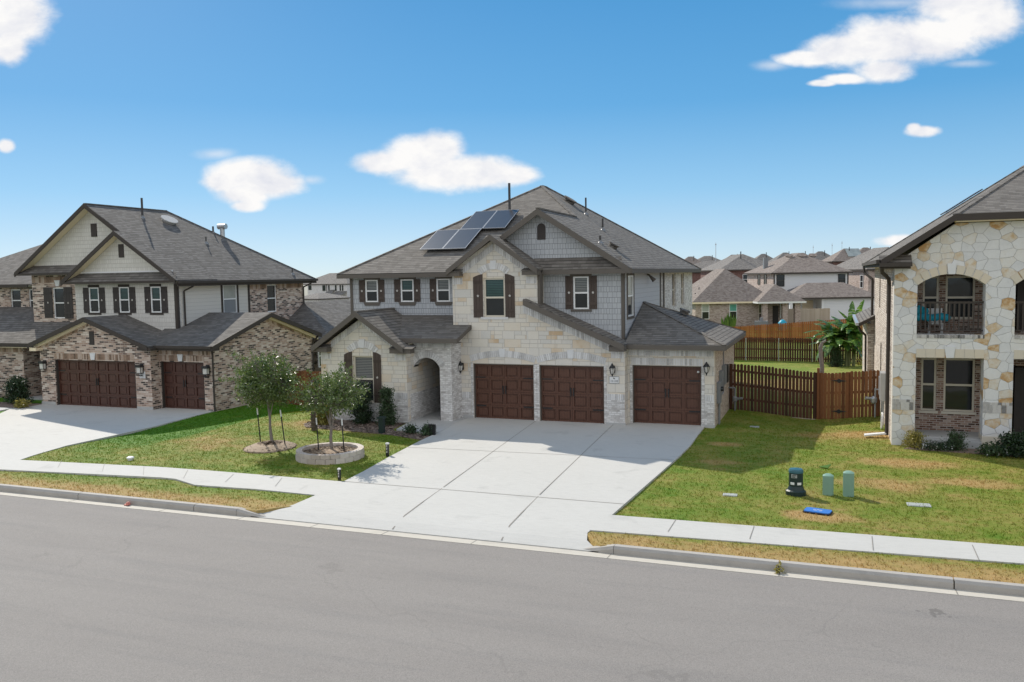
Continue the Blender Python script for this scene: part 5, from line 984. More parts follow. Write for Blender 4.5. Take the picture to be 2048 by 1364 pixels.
# -- things on the balcony
m = MB(); 
for k in range(6):
    c = Vector((2.44+.15*k, -.30, 3.86+.02*math.sin(k*2.))); m.lathe(c, [(.04, -.13), (.13, -.08), (.15, .0), (.11, .08), (.02, .11)], 10)
m.lathe((2.46, -.30, 3.92), [(.10, 0), (.17, .1), (.14, .24), (.03, .30)], 10); m.lathe((2.60, -.28, 3.95), [(.10, 0), (.13, .08), (.1, .16), (.03, .2)], 10); tag(m.build('turquoise_float', M['turq'], smooth=True), 'lumpy turquoise inflatable lying along the left balcony railing', 'inflatable')
ch = thing('balcony_chair', (2.95, .1, 3.25), 'white framed chair behind the left balcony railing', 'chair')
m = MB(); m.box(2.75, 3.15, -.1, .3, 3.62, 3.66); m.build('seat', M['white_paint'], ch); m = MB(); m.box(2.75, 3.15, .27, .31, 3.66, 4.1); m.build('backrest', M['white_paint'], ch)
for x in (2.77, 3.13):
    for y in (-.08, .28): m = MB(); m.tube((x, y, 3.25), (x, y, 3.63), .018, n=6); m.build('leg', M['white_paint'], ch)
# ================================================================== HOUSES BEHIND (each built in its own frame, turned with its street)
def hip(m, x0, x1, y0, y1, z, h, ov=.4, t=.1):
    """hipped roof over a rectangle; the ridge runs along the longer side"""
    x0 -= ov; x1 += ov; y0 -= ov; y1 += ov; a = min(x1-x0, y1-y0)/2
    if x1-x0 >= y1-y0: r0, r1 = (x0+a, (y0+y1)/2), (x1-a, (y0+y1)/2)
    else: r0, r1 = ((x0+x1)/2, y0+a), ((x0+x1)/2, y1-a)
    v = [(x0, y0, z), (x1, y0, z), (x1, y1, z), (x0, y1, z), (*r0, z+h), (*r1, z+h)]
    if (Vector(r0)-Vector(r1)).length < .02: m.shell(v[:5], [(0, 1, 4), (1, 2, 4), (2, 3, 4), (3, 0, 4)], t)
    elif x1-x0 >= y1-y0: m.shell(v, [(0, 1, 5, 4), (1, 2, 5), (2, 3, 4, 5), (3, 0, 4)], t)
    else: m.shell(v, [(0, 1, 4), (1, 2, 5, 4), (2, 3, 5), (3, 0, 4, 5)], t)
def eaves(root, x0, x1, y0, y1, z, ov=.4, mat='trim_dark', h=.18):
    x0 -= ov+.01; x1 += ov+.01; y0 -= ov+.01; y1 += ov+.01
    m = MB(); 
    for a, b in (((x0, y0), (x1, y0)), ((x1, y0), (x1, y1)), ((x1, y1), (x0, y1)), ((x0, y1), (x0, y0))): m.beam((*a, z-.02), (*b, z-.02), .04, h)
    return m.build('fascia', M[mat], root, local=True)
def lwin(root, F, u0, u1, z0, z1, fm='white_frame', pm='glass', **k): return window(F, u0, u1, z0, z1, root, fm, pm, inset=-.04, **k)
def frm(kind, v): return dict(front=front, back=back, left=left, right=right)[kind](v)
T20 = R(20)
# A: single storey brick house with a hipped roof and a corner patio
A = thing('brown_roof_bungalow', (-13.9, 62.5, -.65), 'single storey brick house with brown hipped roof and corner patio behind the orange fence', 'house', rot=T20, local=True)
m = MB(); wall(m, front(0), 0, 8.2, -.8, 2.75, .2); wall(m, left(0), .2, 12.8, -.8, 2.75, .2); wall(m, right(8.2), 3, 12.8, -.8, 2.75, .2); wall(m, back(13), 0, 8.2, -.8, 2.75, .2); m.build('brick_wall', M['far_brick'], A, local=True)
m = MB(); hip(m, 0, 8.2, 0, 13, 2.85, 3.5); m.build('roof', M['roof_far'], A, local=True); eaves(A, 0, 8.2, 0, 13, 2.85, mat='cream_trim')
lwin(A, front(0), .65, 1.45, 1.0, 2.6, pm='glass_pale', lower='glass'); lwin(A, front(0), 3.6, 4.4, 1.0, 2.6, pm='glass_green', lower='glass'); lwin(A, front(0), 6.7, 7.3, .6, 2.5, 'tan_frame')
m = MB(); wall(m, front(2.6), 8.2, 10.6, -.8, 2.75, .2); m.build('patio_wall', M['far_brick'], A, local=True); m = MB(); front(2.6).box(m, 8.7, 9.6, 0, .04, 0, 2.2); m.build('patio_door', M['wood_dark'], A, local=True); lwin(A, front(2.6), 9.75, 10.45, .9, 2.4, pm='glass_pale')
for x in (6.6, 8.7, 10.0): m = MB(); m.box(x, x+.55, -1.9, -1.35, -.8, 2.75); m.build('patio_column', M['far_brick'], A, local=True)
m = MB(); hip(m, 6.4, 10.6, -1.9, 6, 2.86, 1.75); m.build('patio_roof', M['roof_far'], A, local=True); eaves(A, 6.4, 10.6, -1.9, 6, 2.85, mat='white_paint')
for p_ in ((1.2, 4, 4.6), (.6, 3.1, 4.0), (1.1, 2.6, 4.2)): vent_pipe((p_[0], p_[1], p_[2]-.7), .45, A, .05, False)
# B: two storey white house with a brick left side and a single storey front wing
B = thing('white_siding_house', (-7.25, 83, -.6), 'two storey house with white siding and pale brick side behind the banana plant', 'house', rot=T20, local=True)
m = MB(); wall(m, front(0), 0, 9.4, -.8, 5.6, .2); wall(m, right(9.4), .2, 12.4, -.8, 5.6, .2); wall(m, back(12.6), 0, 9.4, -.8, 5.6, .2); m.build('siding_wall', M['lap_white'], B, local=True)
m = MB(); wall(m, left(-.01), 0, 12.6, -.8, 5.6, .2); m.build('brick_wall', M['far_brick'], B, local=True)
m = MB(); hip(m, 0, 9.4, 0, 12.6, 5.75, 2.55); m.build('roof', M['roof_far'], B, local=True); eaves(B, 0, 9.4, 0, 12.6, 5.75)
lwin(B, front(0), .35, 1.35, 4.0, 5.5, 'trim_dark'); lwin(B, front(0), 8.1, 9.0, 4.0, 5.45, 'trim_dark'); lwin(B, left(-.01), 3.0, 4.1, 4.2, 5.5, 'trim_dark'); lwin(B, left(-.01), 6.0, 7.1, 4.2, 5.5, 'trim_dark')
m = MB(); front(0).box(m, -.02, .14, .001, .03, 0, 5.6); front(0).box(m, 9.25, 9.41, .001, .03, 0, 5.6); m.build('corner_trim', M['trim_dark'], B, local=True)
m = MB(); wall(m, front(-6), 4.3, 10.6, -.8, 2.6, .2); wall(m, right(10.6), -5.8, 0, -.8, 2.6, .2); wall(m, front(-3.2), .6, 4.3, -.8, 2.6, .2); wall(m, left(.6), -3.0, 0, -.8, 2.6, .2); wall(m, left(4.3), -5.8, -3.2, -.8, 2.6, .2); m.build('wing_wall', M['lap_white'], B, local=True)
m = MB(); front(-3.2).box(m, 2.6, 3.9, .001, .04, 0, 2.3); m.build('patio_door', M['cream_trim'], B, local=True); lwin(B, front(-3.2), .9, 1.9, .3, 2.2, 'trim_dark')
for x in (.2, 4.0): m = MB(); m.box(x, x+.35, -6.0, -5.65, -.8, 2.6); m.build('patio_column', M['white_paint'], B, local=True)
m = MB(); hip(m, .2, 10.6, -6, 0, 2.75, 1.7); m.build('wing_roof', M['roof_far'], B, local=True); eaves(B, .2, 10.6, -6, 0, 2.75)
for x in (1.9, 3.6, 5.0): roof_vent((x+1.2, 3.9, 7.85), (0, -.5, 1), B, .45, 'roof_far')
m = MB(); m.box(.6, 1.15, 6.5, 7.0, 6.2, 7.75); m.build('chimney', M['metal_grey'], B, local=True)
# C, D, E: two storey neighbours
def two_storey(name, loc, label, W, L, wallm, roofm, rh, wins=(), side=(), rot=T20, h=5.7, dark_right=None, group=None):
    o = thing(name, loc, label, 'house', group=group, rot=rot, local=True)
    m = MB(); wall(m, front(0), 0, W, -2, h, .2); wall(m, right(W), .2, L-.2, -2, h, .2); wall(m, back(L), 0, W, -2, h, .2); wall(m, left(0), .2, L-.2, -2, h, .2); m.build('wall', M[wallm], o, local=True)
    m = MB(); hip(m, 0, W, 0, L, h+.12, rh); m.build('roof', M[roofm], o, local=True); eaves(o, 0, W, 0, L, h+.12)
    for (a, b, c, d) in wins: lwin(o, front(0), a, b, c, d)
    for (a, b, c, d) in side: lwin(o, left(0), a, b, c, d)
    return o
two_storey('tan_brick_house', (4.15, 94, -.4), 'two storey tan brick house with grey hipped roof nearest the limestone house eave', 9, 14, 'far_brick', 'roof_far_grey', 3.0, side=((1.6, 2.6, 3.3, 5.0), (7.6, 8.6, 3.3, 5.0), (12., 13., 3.3, 5.)))
Dh = two_storey('dark_brick_house', (-17.4, 113, -.1), 'two storey dark red brick house with grey roof rising behind the brown roofed bungalow', 9.5, 16, 'dark_brick', 'roof_far_grey', 2.6, wins=((3.5, 4.6, 3.4, 5.0),))
vent_pipe((4, 3.2, 7.3), 1.5, Dh, .09, False)
two_storey('wide_roof_house', (-31, 150, -.4), 'distant house with a wide dark grey roof just right of the main house eave', 17, 12, 'dark_brick', 'roof_far_grey', 2.3, rot=R(14))
# far silhouettes along the rise on the right
far = [(-28.5, 8.77, 215, 9, 'roof_far'), (-24.6, 8.85, 240, 13, 'roof_far_grey'), (-19.5, 8.95, 225, 9, 'roof_far'), (-13.8, 8.95, 200, 7, 'roof_far_grey'), (-9.6, 9.12, 150, 8, 'roof_far_grey'), (-6.2, 8.95, 210, 6.5, 'roof_far'), (-2.6, 9.2, 175, 8.5, 'roof_far_grey'), (1.7, 9.62, 140, 7.0, 'roof_far'), (6.0, 9.75, 190, 9.0, 'roof_far')]
flab = ['small far roof peak showing above the right eave corner of the main house', 'far house with a long grey roof at the foot of the tall thin mast', 'far house roof just left of the dark vent pipe of the dark brick house', 'far round topped hipped roof between the dark brick house and the white siding house', 'far grey roof peak directly behind the top of the white siding house', 'far brown roof just right of the vents of the white siding house', 'far wide grey roof below the thin antenna masts on the skyline', 'far brown roof carrying pale solar panels on the skyline', 'far brown roof peak beside the slope of the limestone house roof']
for (x, zt, y, Wd, rm), lb in zip(far, flab):
    k = (y+29.4)/179.4; X = x*k; Zt = 5.35+(zt-5.35)*k; W = Wd*k; rh = min(3.2*k, W*.36); b = Zt-rh-5.82
    o = two_storey('far_house', (X-W/2*math.cos(T20)+1.2, y, b), lb, W, W*.9, random.choice(['far_brick', 'dark_brick', 'far_white']), rm, rh, wins=((1, 2, 3.4, 5), (W-2.4, W-1.4, 3.4, 5)), side=((2, 3, 3.4, 5),), group='far houses on the skyline')
    vent_pipe((W*.55, W*.3, 5.82+rh*.75), .9*k, o, .08*k, False)
    if 'solar' in lb: m = MB(); n = Vector((0, -rh, W*.45)).normalized(); s = Vector((0, W*.45, rh)).normalized(); p0 = Vector((W*.45, .6, 5.95+.6*rh/(W*.45+.4)+.25)); m.prism([p0, p0+Vector((2.6, 0, 0)), p0+Vector((2.6, 0, 0))+s*2.4, p0+s*2.4], n*.05); m.build('solar_panel', M['glass_pale'], o, local=True)
# thin masts on the skyline
for (px_, zt, y, lb) in ((-23.0, 11.4, 235, 'tall pale lattice mast on the skyline above the dark roofs'), (-.6, 10.6, 220, 'thin dark antenna pole above the far grey roof'), (-4.1, 10.3, 260, 'short street lamp pole on the far skyline'), (1.2, 11.0, 230, 'slender pole standing left of the far solar roof')):
    k = (y+29.4)/179.4; m = MB(); X = px_*k; top = 5.35+(zt-5.35)*k; r = .10 if 'lattice' in lb else .06; m.tube((X, y, -1), (X, y, top), r*k*.8, r*k*.5, 6); m.box(X-r*k*1.4, X+r*k*1.4, y-.1, y+.1, top-.5*k, top-.3*k); tag(m.build('mast', M['galv']), lb, 'mast', 'thin masts on the skyline')
# left gap: white two storey house with porch
Fh = thing('white_brick_house', (-142.5, 180, -1.9), 'far white brick house with dark windows and small porch roof, left of the stone house', 'house', rot=R(-12), local=True)
m = MB(); wall(m, front(0), 0, 15.5, -2, 5.6, .2); wall(m, left(0), .2, 11.8, -2, 5.6, .2); wall(m, right(15.5), .2, 11.8, -2, 5.6, .2); wall(m, back(12), 0, 15.5, -2, 5.6, .2); m.build('wall', M['far_white'], Fh, local=True)
m = MB(); hip(m, -3, 15.5, 0, 12, 5.75, 3.1); m.build('roof', M['roof_far_grey'], Fh, local=True); eaves(Fh, -3, 15.5, 0, 12, 5.75)
for (a, b, c, d) in ((.4, 1.6, 4.1, 5.4), (6.0, 7.2, 3.8, 5.4), (8.3, 8.8, 3.8, 5.4), (10.9, 11.5, 3.8, 5.4), (12.7, 13.2, 3.8, 5.4), (13.6, 14.1, 3.8, 5.4), (6.4, 7.2, .6, 2.2), (11.5, 12.0, .6, 2.2), (13, 13.7, .6, 2.2)): lwin(Fh, front(0), a, b, c, d, 'trim_dark', rail=False)
m = MB(); m.shell([(7.6, -2.4, 2.7), (11.4, -2.4, 2.7), (10.8, 0, 4.1), (9.2, 0, 4.1)], [(0, 1, 2, 3)], .1); m.shell([(11.3, -1.8, 2.7), (15.4, -1.8, 2.7), (15.4, 0, 3.7), (11.3, 0, 3.7)], [(0, 1, 2, 3)], .1); m.build('porch_roof', M['roof_far_grey'], Fh, local=True); m = MB(); front(0).box(m, 9.0, 9.8, .001, .05, 0, 2.2); m.build('front_door', M['wood_dark'], Fh, local=True)
m = MB(); front(0).box(m, 7.55, 7.75, .001, .06, -1, 5.7); m.build('downspout', M['trim_dark'], Fh, local=True)
for x in (2.5, 9.3, 12.3): roof_vent((x, 4.2, 7.7), (0, -.5, 1), Fh, .6, 'roof_far_grey')
Gh = thing('grey_roof_bungalow', (-103, 120, -1.3), 'low far bungalow with a grey roof seen past the left house downspout', 'house', rot=R(-12), local=True)
m = MB(); m.box(0, 4.6, 0, 9, -2, 2.5); m.build('wall', M['far_white'], Gh, local=True); m = MB(); hip(m, -2.5, 4.6, 0, 9, 2.6, 1.1); m.build('roof', M['roof_far_grey'], Gh, local=True); eaves(Gh, -2.5, 4.6, 0, 9, 2.6); lwin(Gh, front(0), 1.4, 2.4, .8, 1.9, 'trim_dark')
two_storey('side_street_house', (-99, 40, -.2), 'house with a dark shingle roof at the left edge beyond the brick house', 13, 14, 'far_brick', 'roof_left', 3.6, rot=0.)
two_storey('far_house', (-128, 215, -1.6), 'far grey roof peeping over the white brick house between the two front houses', 14, 12, 'far_white', 'roof_far_grey', 3.4, rot=R(-12), group='far houses on the skyline')
# ================================================================== FENCES
def fence(name, label, pts, h, mat, bw=.135, gap=.03, post=2.4, postm=None, rails=(.25, .55, .85), railside=1, dog=True, zt=None, cat='fence', rail_mat=None):
    """picket fence along pts (x, y); boards follow the ground"""
    cx, cy = (pts[0][0]+pts[-1][0])/2, (pts[0][1]+pts[-1][1])/2
    o = thing(name, (cx, cy, H(cx, cy)), label, cat); pm, rm, qm = MB(), MB(), []
    for (x0, y0), (x1, y1) in zip(pts[:-1], pts[1:]):
        a = Vector((x0, y0, 0)); d = Vector((x1-x0, y1-y0, 0)); L = d.length; d.normalize(); nrm = Vector((d.y, -d.x, 0)); u = 0.
        while u < L-bw*.5:
            p = a+d*u; wv = bw*random.uniform(.95, 1.05); q = a+d*(u+wv); b = H(p.x, p.y); jt = random.uniform(-.02, .02); top = (zt(p.x, p.y) if zt else b+h)+jt; b2 = b-.04+random.uniform(0, .03); tq = random.uniform(-.004, .004)
            c = .035 if dog else 0.
            s0, s1 = p+nrm*tq, q+nrm*tq; pr = [(s0.x, s0.y, b2), (s1.x, s1.y, b2), (s1.x, s1.y, top-c), (s1.x-d.x*c, s1.y-d.y*c, top), (s0.x+d.x*c, s0.y+d.y*c, top), (s0.x, s0.y, top-c)]
            pm.prism(pr, nrm*.018); u += wv+gap*random.uniform(.6, 1.4)
        n = max(1, round(L/post))
        for i in range(n):
            p = a+d*(L*i/n); q = a+d*(L*(i+1)/n)
            for f in rails:
                zp = H(p.x, p.y)+h*f if not zt else lerp(H(p.x, p.y), zt(p.x, p.y), f); zq_ = H(q.x, q.y)+h*f if not zt else lerp(H(q.x, q.y), zt(q.x, q.y), f)
                off = nrm*(-.022*railside) if railside > 0 else nrm*.042
                rm.beam((p.x+off.x, p.y+off.y, zp+.045), (q.x+off.x, q.y+off.y, zq_+.045), .038, .09)
        for i in range(n+1):
            p = a+d*(L*i/n); off = nrm*(-.07*railside) if railside > 0 else nrm*.09; b = H(p.x, p.y); tp = (zt(p.x, p.y) if zt else b+h)-.03
            qm.append(((p.x+off.x, p.y+off.y, b-.3), (p.x+off.x, p.y+off.y, tp)))
    pm.build('pickets', M[mat], o); rm.build('rails', M[rail_mat or mat], o)
    for p, q in qm: k = MB(); k.tube(p, q, .03 if postm == 'galv' else .045, n=8); k.build('post', M[postm or mat], o)
    return o
fence('picket_fence', 'dark stained picket fence with open gaps between the third garage and the brown gate', [(-3.85, 5.0), (-.62, 5.0)], 1.83, 'fence_dark', .105, .025)
ft = lambda x, y: 1.46+.12*ss(x, -.3, 1.6)
fence('board_gate', 'lighter brown board gate with black strap hinges beside the limestone house', [(-.5, 5.05), (.55, 5.05)], 1.8, 'fence_brown', .125, .004, 1.05, zt=lambda x, y: ft(x, y), cat='gate', railside=1)
gate = bpy.data.objects['board_gate']
for z in (1.15, -.02):
    m = MB(); F5 = front(5.03); F5.pris(m, [(-.1, z), (.12, z+.035), (.16, z+.075), (.22, z+.075), (.26, z+.035), (.48, z), (.26, z-.035), (.22, z-.075), (.16, z-.075), (.12, z-.035)], .0, .02); m.build('hinge', M['metal_black'], gate)
fence('board_fence', 'brown picket fence panel between the gate and the side wall of the limestone house', [(.58, 5.05), (1.60, 5.05)], 1.8, 'fence_brown', .115, .014, 1.0, zt=lambda x, y: ft(x, y))
m = MB(); m.box(-.60, -.51, 4.96, 5.1, -.6, 1.62); tag(m.build('gate_post', M['fence_brown']), 'square brown post between the dark picket fence and the brown gate', 'post')
m = MB(); m.beam((-3.7, 4.86, -.2), (-.65, 4.86, -.33), .04, .1); tag(m.build('edging_board', M['fence_pale']), 'pale edging board along the foot of the dark picket fence', 'board')
fence('yard_fence', 'dark brown picket fence with metal posts across the back of the yard', [(-8.5, 36.0), (3.2, 36.0)], 1.72, 'fence_dark', .135, .026, 2.25, 'galv', (.12, .5, .93), railside=-1)
fence('orange_fence', 'orange stained picket fence on the higher ground behind the yard fence', [(-11.5, 57), (3.0, 57)], 1.83, 'fence_orange', .15, .02, 2.4, zt=lambda x, y: lerp(-.22, .66, (x+11.5)/11.5), cat='fence')
fence('pale_fence', 'weathered pale board fence in front of the white siding house patio', [(-6.2, 69), (-.5, 70.5)], 1.7, 'fence_pale', .15, .005, 2.4)
fence('side_yard_fence', 'brown picket fence between the brick house and the front room of the stone house', [(-25.2, 4.0), (-18.62, 4.0)], 1.75, 'fence_brown', .14, .01, 2.2, zt=lambda x, y: 1.10)
fence('far_fence', 'dark board fence behind the low rear roof of the brick house', [(-86, 78), (-60, 86), (-52, 76)], 1.8, 'fence_dark', .3, .01, 4, zt=lambda x, y: 1.85+.015*(x+70))
# small things on the bungalow patio
pt = thing('patio_plant', (-10.3, 61, -.65), 'bright green upright cactus like plant above the orange fence', 'plant')
m = MB()
for i in range(26): a = random.uniform(0, 6.28); r = random.uniform(.05, .75); hh = random.uniform(.9, 1.9); x, y = -10.3+r*math.cos(a), 61+r*math.sin(a)*.5; m.prism([(x-.06, y, -.65), (x+.06, y, -.65), (x+.1+r*.2*math.cos(a), y, hh*.7-.65), (x+r*.35*math.cos(a), y, hh-.65), (x-.1+r*.2*math.cos(a), y, hh*.7-.65)], (0, .06, 0))
m.build('leaf_blades', M['bright_leaf'], pt)
m = MB(); m.lathe((-4.9, 60.5, -.65), [(.35, 0), (.45, .4), (.45, .75), (.25, 1.0), (.1, 1.1)], 12); tag(m.build('grill_cover', M['turq'], smooth=True), 'turquoise covered grill on the bungalow patio above the orange fence', 'grill')
m = MB(); m.box(-7.7, -6.4, 61, 62, -.65, .25); m.box(-7.2, -6.9, 61.3, 61.7, .25, .6); tag(m.build('patio_table', M['metal_grey']), 'blue grey patio table between the brick columns of the bungalow', 'table')
# ================================================================== TREES AND SHRUBS
def leaf_quads(m, c, n, spread, s0, s1, up=.3):
    for _ in range(n):
        p = Vector(c)+Vector((random.gauss(0, spread), random.gauss(0, spread), random.gauss(0, spread*.8)))
        d = Vector((random.gauss(0, 1), random.gauss(0, 1), random.gauss(up, .8))).normalized(); l = random.uniform(s0, s1)
        t = d.orthogonal().normalized(); t.rotate(Matrix.Rotation(random.uniform(0, 6.28), 3, d)); b = d.cross(t)
        k = random.uniform(.30, .5)
        m.poly([p-t*l, p-b*l*k, p+t*l+d*l*.15, p+b*l*k])
def oak(base, top, label, crown_c, rad, ncl, seed, lean, sprigs=0, nleaf=34):
    random.seed(seed); o = thing('live_oak', base, label, 'tree', 'young staked trees on the front lawn')
    b = Vector(base); tp = Vector(crown_c)+Vector((0, 0, rad[2]*.1)); tr = MB()
    pts = []; n = 7
    for i in range(n+1):
        t = i/n; q = b.lerp(tp, t)+Vector((lean[0]*math.sin(t*3.1), lean[1]*math.sin(t*3.1), 0))+Vector((random.gauss(0, .012), random.gauss(0, .012), 0)); pts.append(q)
    tr.path(pts, [.055-.03*i/n for i in range(n+1)], 8)
    cr = MB(); C_ = Vector(crown_c); cls = []
    for k in range(ncl):
        while True:
            v = Vector((random.uniform(-1, 1), random.uniform(-1, 1), random.uniform(-1, 1)))
            if .25 < v.length < 1: break
        sc = .78+.42*noise.noise(v.normalized()*1.7+Vector((seed, 0, 0)))
        v = v.normalized()*(v.length**.55)*sc
        q = C_+Vector((v.x*rad[0], v.y*rad[1], v.z*rad[2]*(1. if v.z > 0 else .75))); cls.append(q)
    hubs = []
    for k in range(9):
        a = k*2.4+random.uniform(-.3, .3); hgt = random.uniform(-.25, .75); hub = C_+Vector((math.cos(a)*rad[0]*.5, math.sin(a)*rad[1]*.5, rad[2]*hgt)); s0 = pts[random.randint(3, n-1)]
        tr.path([s0, s0.lerp(hub, .5)+Vector((0, 0, .06)), hub], [.022, .016, .011], 6); hubs.append(hub)
    for i, q in enumerate(cls):
        hb = min(hubs, key=lambda h: (h-q).length); tr.path([hb, hb.lerp(q, .5)+Vector((random.gauss(0, .04), random.gauss(0, .04), .03)), q], [.008, .006, .003], 4)
        leaf_quads(cr, q, nleaf, .12, .03, .062)
    for k in range(sprigs):
        a = random.uniform(0, 6.28); e = random.uniform(-.1, 1.1); v = Vector((math.cos(a)*math.cos(e)*rad[0], math.sin(a)*math.cos(e)*rad[1], math.sin(e)*rad[2])); st = C_+v*.7; en = C_+v*random.uniform(1.15, 1.42)+Vector((0, 0, .08))
        tr.tube(st, en, .008, .004, 5)
        for j in range(9): leaf_quads(cr, st.lerp(en, j/8), 6, .05, .028, .055)
    tr.build('trunk', M['bark'], o, weld=False); cr.build('crown', M['oak_leaf'], o, weld=False, recalc=False); return o
oak((-17.0, -6.7, H(-17, -6.7)), None, 'fuller young live oak standing on a plain mulch mound', (-17.12, -6.72, 2.05), (1.18, 1.1, 1.06), 270, 3, (-.06, .05), 14, 36)
oak((-14.42, -7.25, H(-14.4, -7.2)), None, 'sparser young live oak with straggling twigs inside the stone planter ring', (-14.45, -7.25, 1.72), (.98, .95, .82), 165, 11, (.02, .0), 36, 30)
random.seed(5)
# mulch mounds and the stone ring
m = MB(); m.lathe((-17.02, -6.78, -.09), [(1.0, .0), (.93, .06), (.6, .16), (.25, .20), (.02, .21)], 28, .82, .92)
def rnd_ell(cx, cy, a, b):
    def f():
        while True:
            x, y = random.uniform(-1, 1), random.uniform(-1, 1)
            if x*x+y*y < .95: return cx+x*a, cy+y*b
    return f
def mz(x, y): q = math.hypot((x+17.02)/.82, (y+6.78)/.92); return -.09+.21*(1-q**1.6) if q < 1 else -.09
scatter_chips(m, rnd_ell(-17.02, -6.78, .8, .9), 2200, mz, .025, .07); tag(m.build('mulch_mound', M['mulch'], weld=False, recalc=False), kind='stuff')
m = MB(); m.lathe((-14.3, -7.5, -.1), [(.86, .0), (.86, .16), (.4, .22), (.02, .24)], 24)
scatter_chips(m, rnd_ell(-14.3, -7.5, .82, .82), 1600, lambda x, y: .10, .025, .07); tag(m.build('ring_mulch', M['mulch'], weld=False, recalc=False), kind='stuff')
ring = thing('planter_ring', (-14.3, -7.5, -.08), 'round planter ring of pale edging blocks around the sparser young oak', 'planter')
for lv, (z0, z1, ro) in enumerate(((-.12, .07, 0.), (.075, .20, .012))):
    nb = 22; m = MB()
    for i in range(nb):
        a0, a1 = 2*math.pi*(i+.02+lv*.5)/nb, 2*math.pi*(i+.98+lv*.5)/nb; q = []
        for (r, a) in ((.84, a0), (1.03-ro, a0), (1.03-ro, a1), (.84, a1)): q.append((-14.3+r*math.cos(a), -7.5+r*math.sin(a), z0+random.uniform(-.003, .003)))
        m.prism(q, (0, 0, z1-z0))
    m.build('block_course', M['ring_block'], ring)
def stake(x, y, top, label, lean=(0, 0)):
    o = thing('tree_stake', (x, y, H(x, y)), label, 'stake', 'black tree stakes with white tips'); z = H(x, y); m = MB(); p0, p1 = Vector((x, y, z-.1)), Vector((x+lean[0], y+lean[1], top)); q = p0.lerp(p1, .84)
    m.tube(p0, q, .019, n=6); m.build('pole', M['metal_black'], o); m = MB(); m.tube(q, p1, .021, n=6); m.build('white_tip', M['white_paint'], o)
stake(-17.52, -6.6, 1.17, 'leftmost black stake with white tip, left of the fuller oak on its mound', (-.1, .0)); stake(-16.47, -6.72, 1.17, 'black stake with white tip right of the fuller oak on its mound', (-.16, 0))
stake(-14.75, -7.42, 1.1, 'black stake with white tip left of the sparser oak in the planter ring', (-.06, 0)); stake(-13.86, -7.4, 1.12, 'rightmost black stake with white tip, right of the oak in the planter ring', (-.06, 0))
def shrub(name, base, rad, label, mat, n, nl, s=(.03, .055), group=None, flowers=None, taper=.35, sp=.09):
    o = thing(name, base, label, 'shrub', group); m = MB(); t = MB(); b = Vector(base)
    for i in range(n):
        h = random.random(); a = random.uniform(0, 6.28); rr_ = (1-taper*h)*math.sqrt(random.random())*(.8+.35*noise.noise(Vector((math.cos(a)*1.5, math.sin(a)*1.5, h*3+b.x))))
        q = b+Vector((rad[0]*rr_*math.cos(a), rad[1]*rr_*math.sin(a), .1+(rad[2]-.12)*h)); leaf_quads(m, q, nl, sp, *s)
        if i % 2 == 0: t.path([b, b.lerp(q, .5)+Vector((0, 0, .05)), q], [.014, .01, .005], 4)
    t.build('stem', M['bark_dark'], o, weld=False); m.build('foliage', M[mat], o, weld=False, recalc=False)
    if flowers: f = MB(); [leaf_quads(f, b+Vector((random.uniform(-1, 1)*rad[0], -rad[1]*random.uniform(.2, 1), random.uniform(.2, 1)*rad[2])), 2, .01, .02, .035) for _ in range(flowers)]; f.build('flower', M['white_paint'], o, weld=False, recalc=False)
    return o
shrub('holly_bush', (-16.45, -2.0, -.1), (.42, .38, 1.5), 'dark upright bush directly under the front room window', 'shrub_leaf', 190, 30); shrub('holly_bush', (-15.35, -2.05, -.1), (.46, .4, 1.35), 'slightly lighter feathery bush at the right of the front room window', 'holly_leaf', 150, 26, taper=.7)
for k in range(3):
    random.seed(40+k); x, lb = ((-41.2, 'broad dark shrub at the left edge before the brick porch'), (-39.6, 'dark flowering shrub before the brick porch, left of the doorway'), (-36.1, 'dark shrub with a white bloom in front of the open porch doorway'))[k]
    shrub('porch_shrub', (x, -.55+.1*k, -.36), (.9, .5, (1.6, 1.7, 1.25)[k]), lb, 'shrub_leaf', 160, 26, (.04, .07), 'shrubs before the left porch', 8 if k else 0)
random.seed(9)
shrub('small_shrub', (-37.9, -.7, -.36), (.7, .4, .7), 'low grey green mound of leaves in front of the left porch bed', 'holly_leaf', 70, 20, (.03, .05)); shrub('spiky_plant', (-34.9, -1.15, -.36), (.45, .25, .35), 'small yellow green plant at the foot of the left garage pier', 'gold_leaf', 40, 12, (.04, .08))
shrub('yellow_bush', (2.3, -1.3, -.08), (.30, .26, .48), 'yellow green bush at the foot of the limestone corner column', 'gold_leaf', 80, 22, (.02, .04)); shrub('small_bush', (3.42, -1.35, -.08), (.26, .24, .5), 'small reddish green bush in front of the porch slab', 'holly_leaf', 80, 22, (.02, .04)); shrub('low_hedge', (5.1, -1.75, -.08), (.95, .5, .62), 'low dark spreading shrub in front of the second limestone column', 'shrub_leaf', 180, 26, (.03, .06)); shrub('ground_plant', (2.9, -1.5, -.08), (.55, .2, .2), 'strip of low white flowering plants between the two small bushes', 'shrub_leaf', 60, 16, (.02, .04), None, 22); shrub('ground_plant', (4.3, -1.85, -.08), (.4, .3, .28), 'low pale leaved plant left of the dark spreading shrub', 'holly_leaf', 50, 14, (.03, .06), None, 8)
shrub('gold_grass', (-17.75, -2.6, -.1), (.38, .3, .75), 'yellow ornamental grass tuft behind the dark post in the bed', 'gold_leaf', 70, 22, (.05, .12), sp=.06); shrub('walk_plant', (-13.75, -3.35, -.08), (.24, .2, .24), 'dark low plant left of the floodlight beside the front walk', 'holly_leaf', 40, 18, (.025, .045)); shrub('walk_plant', (-13.0, -3.5, -.08), (.22, .2, .3), 'light green spiky plant next to the floodlight by the driveway edge', 'holly_leaf', 40, 16, (.03, .06))
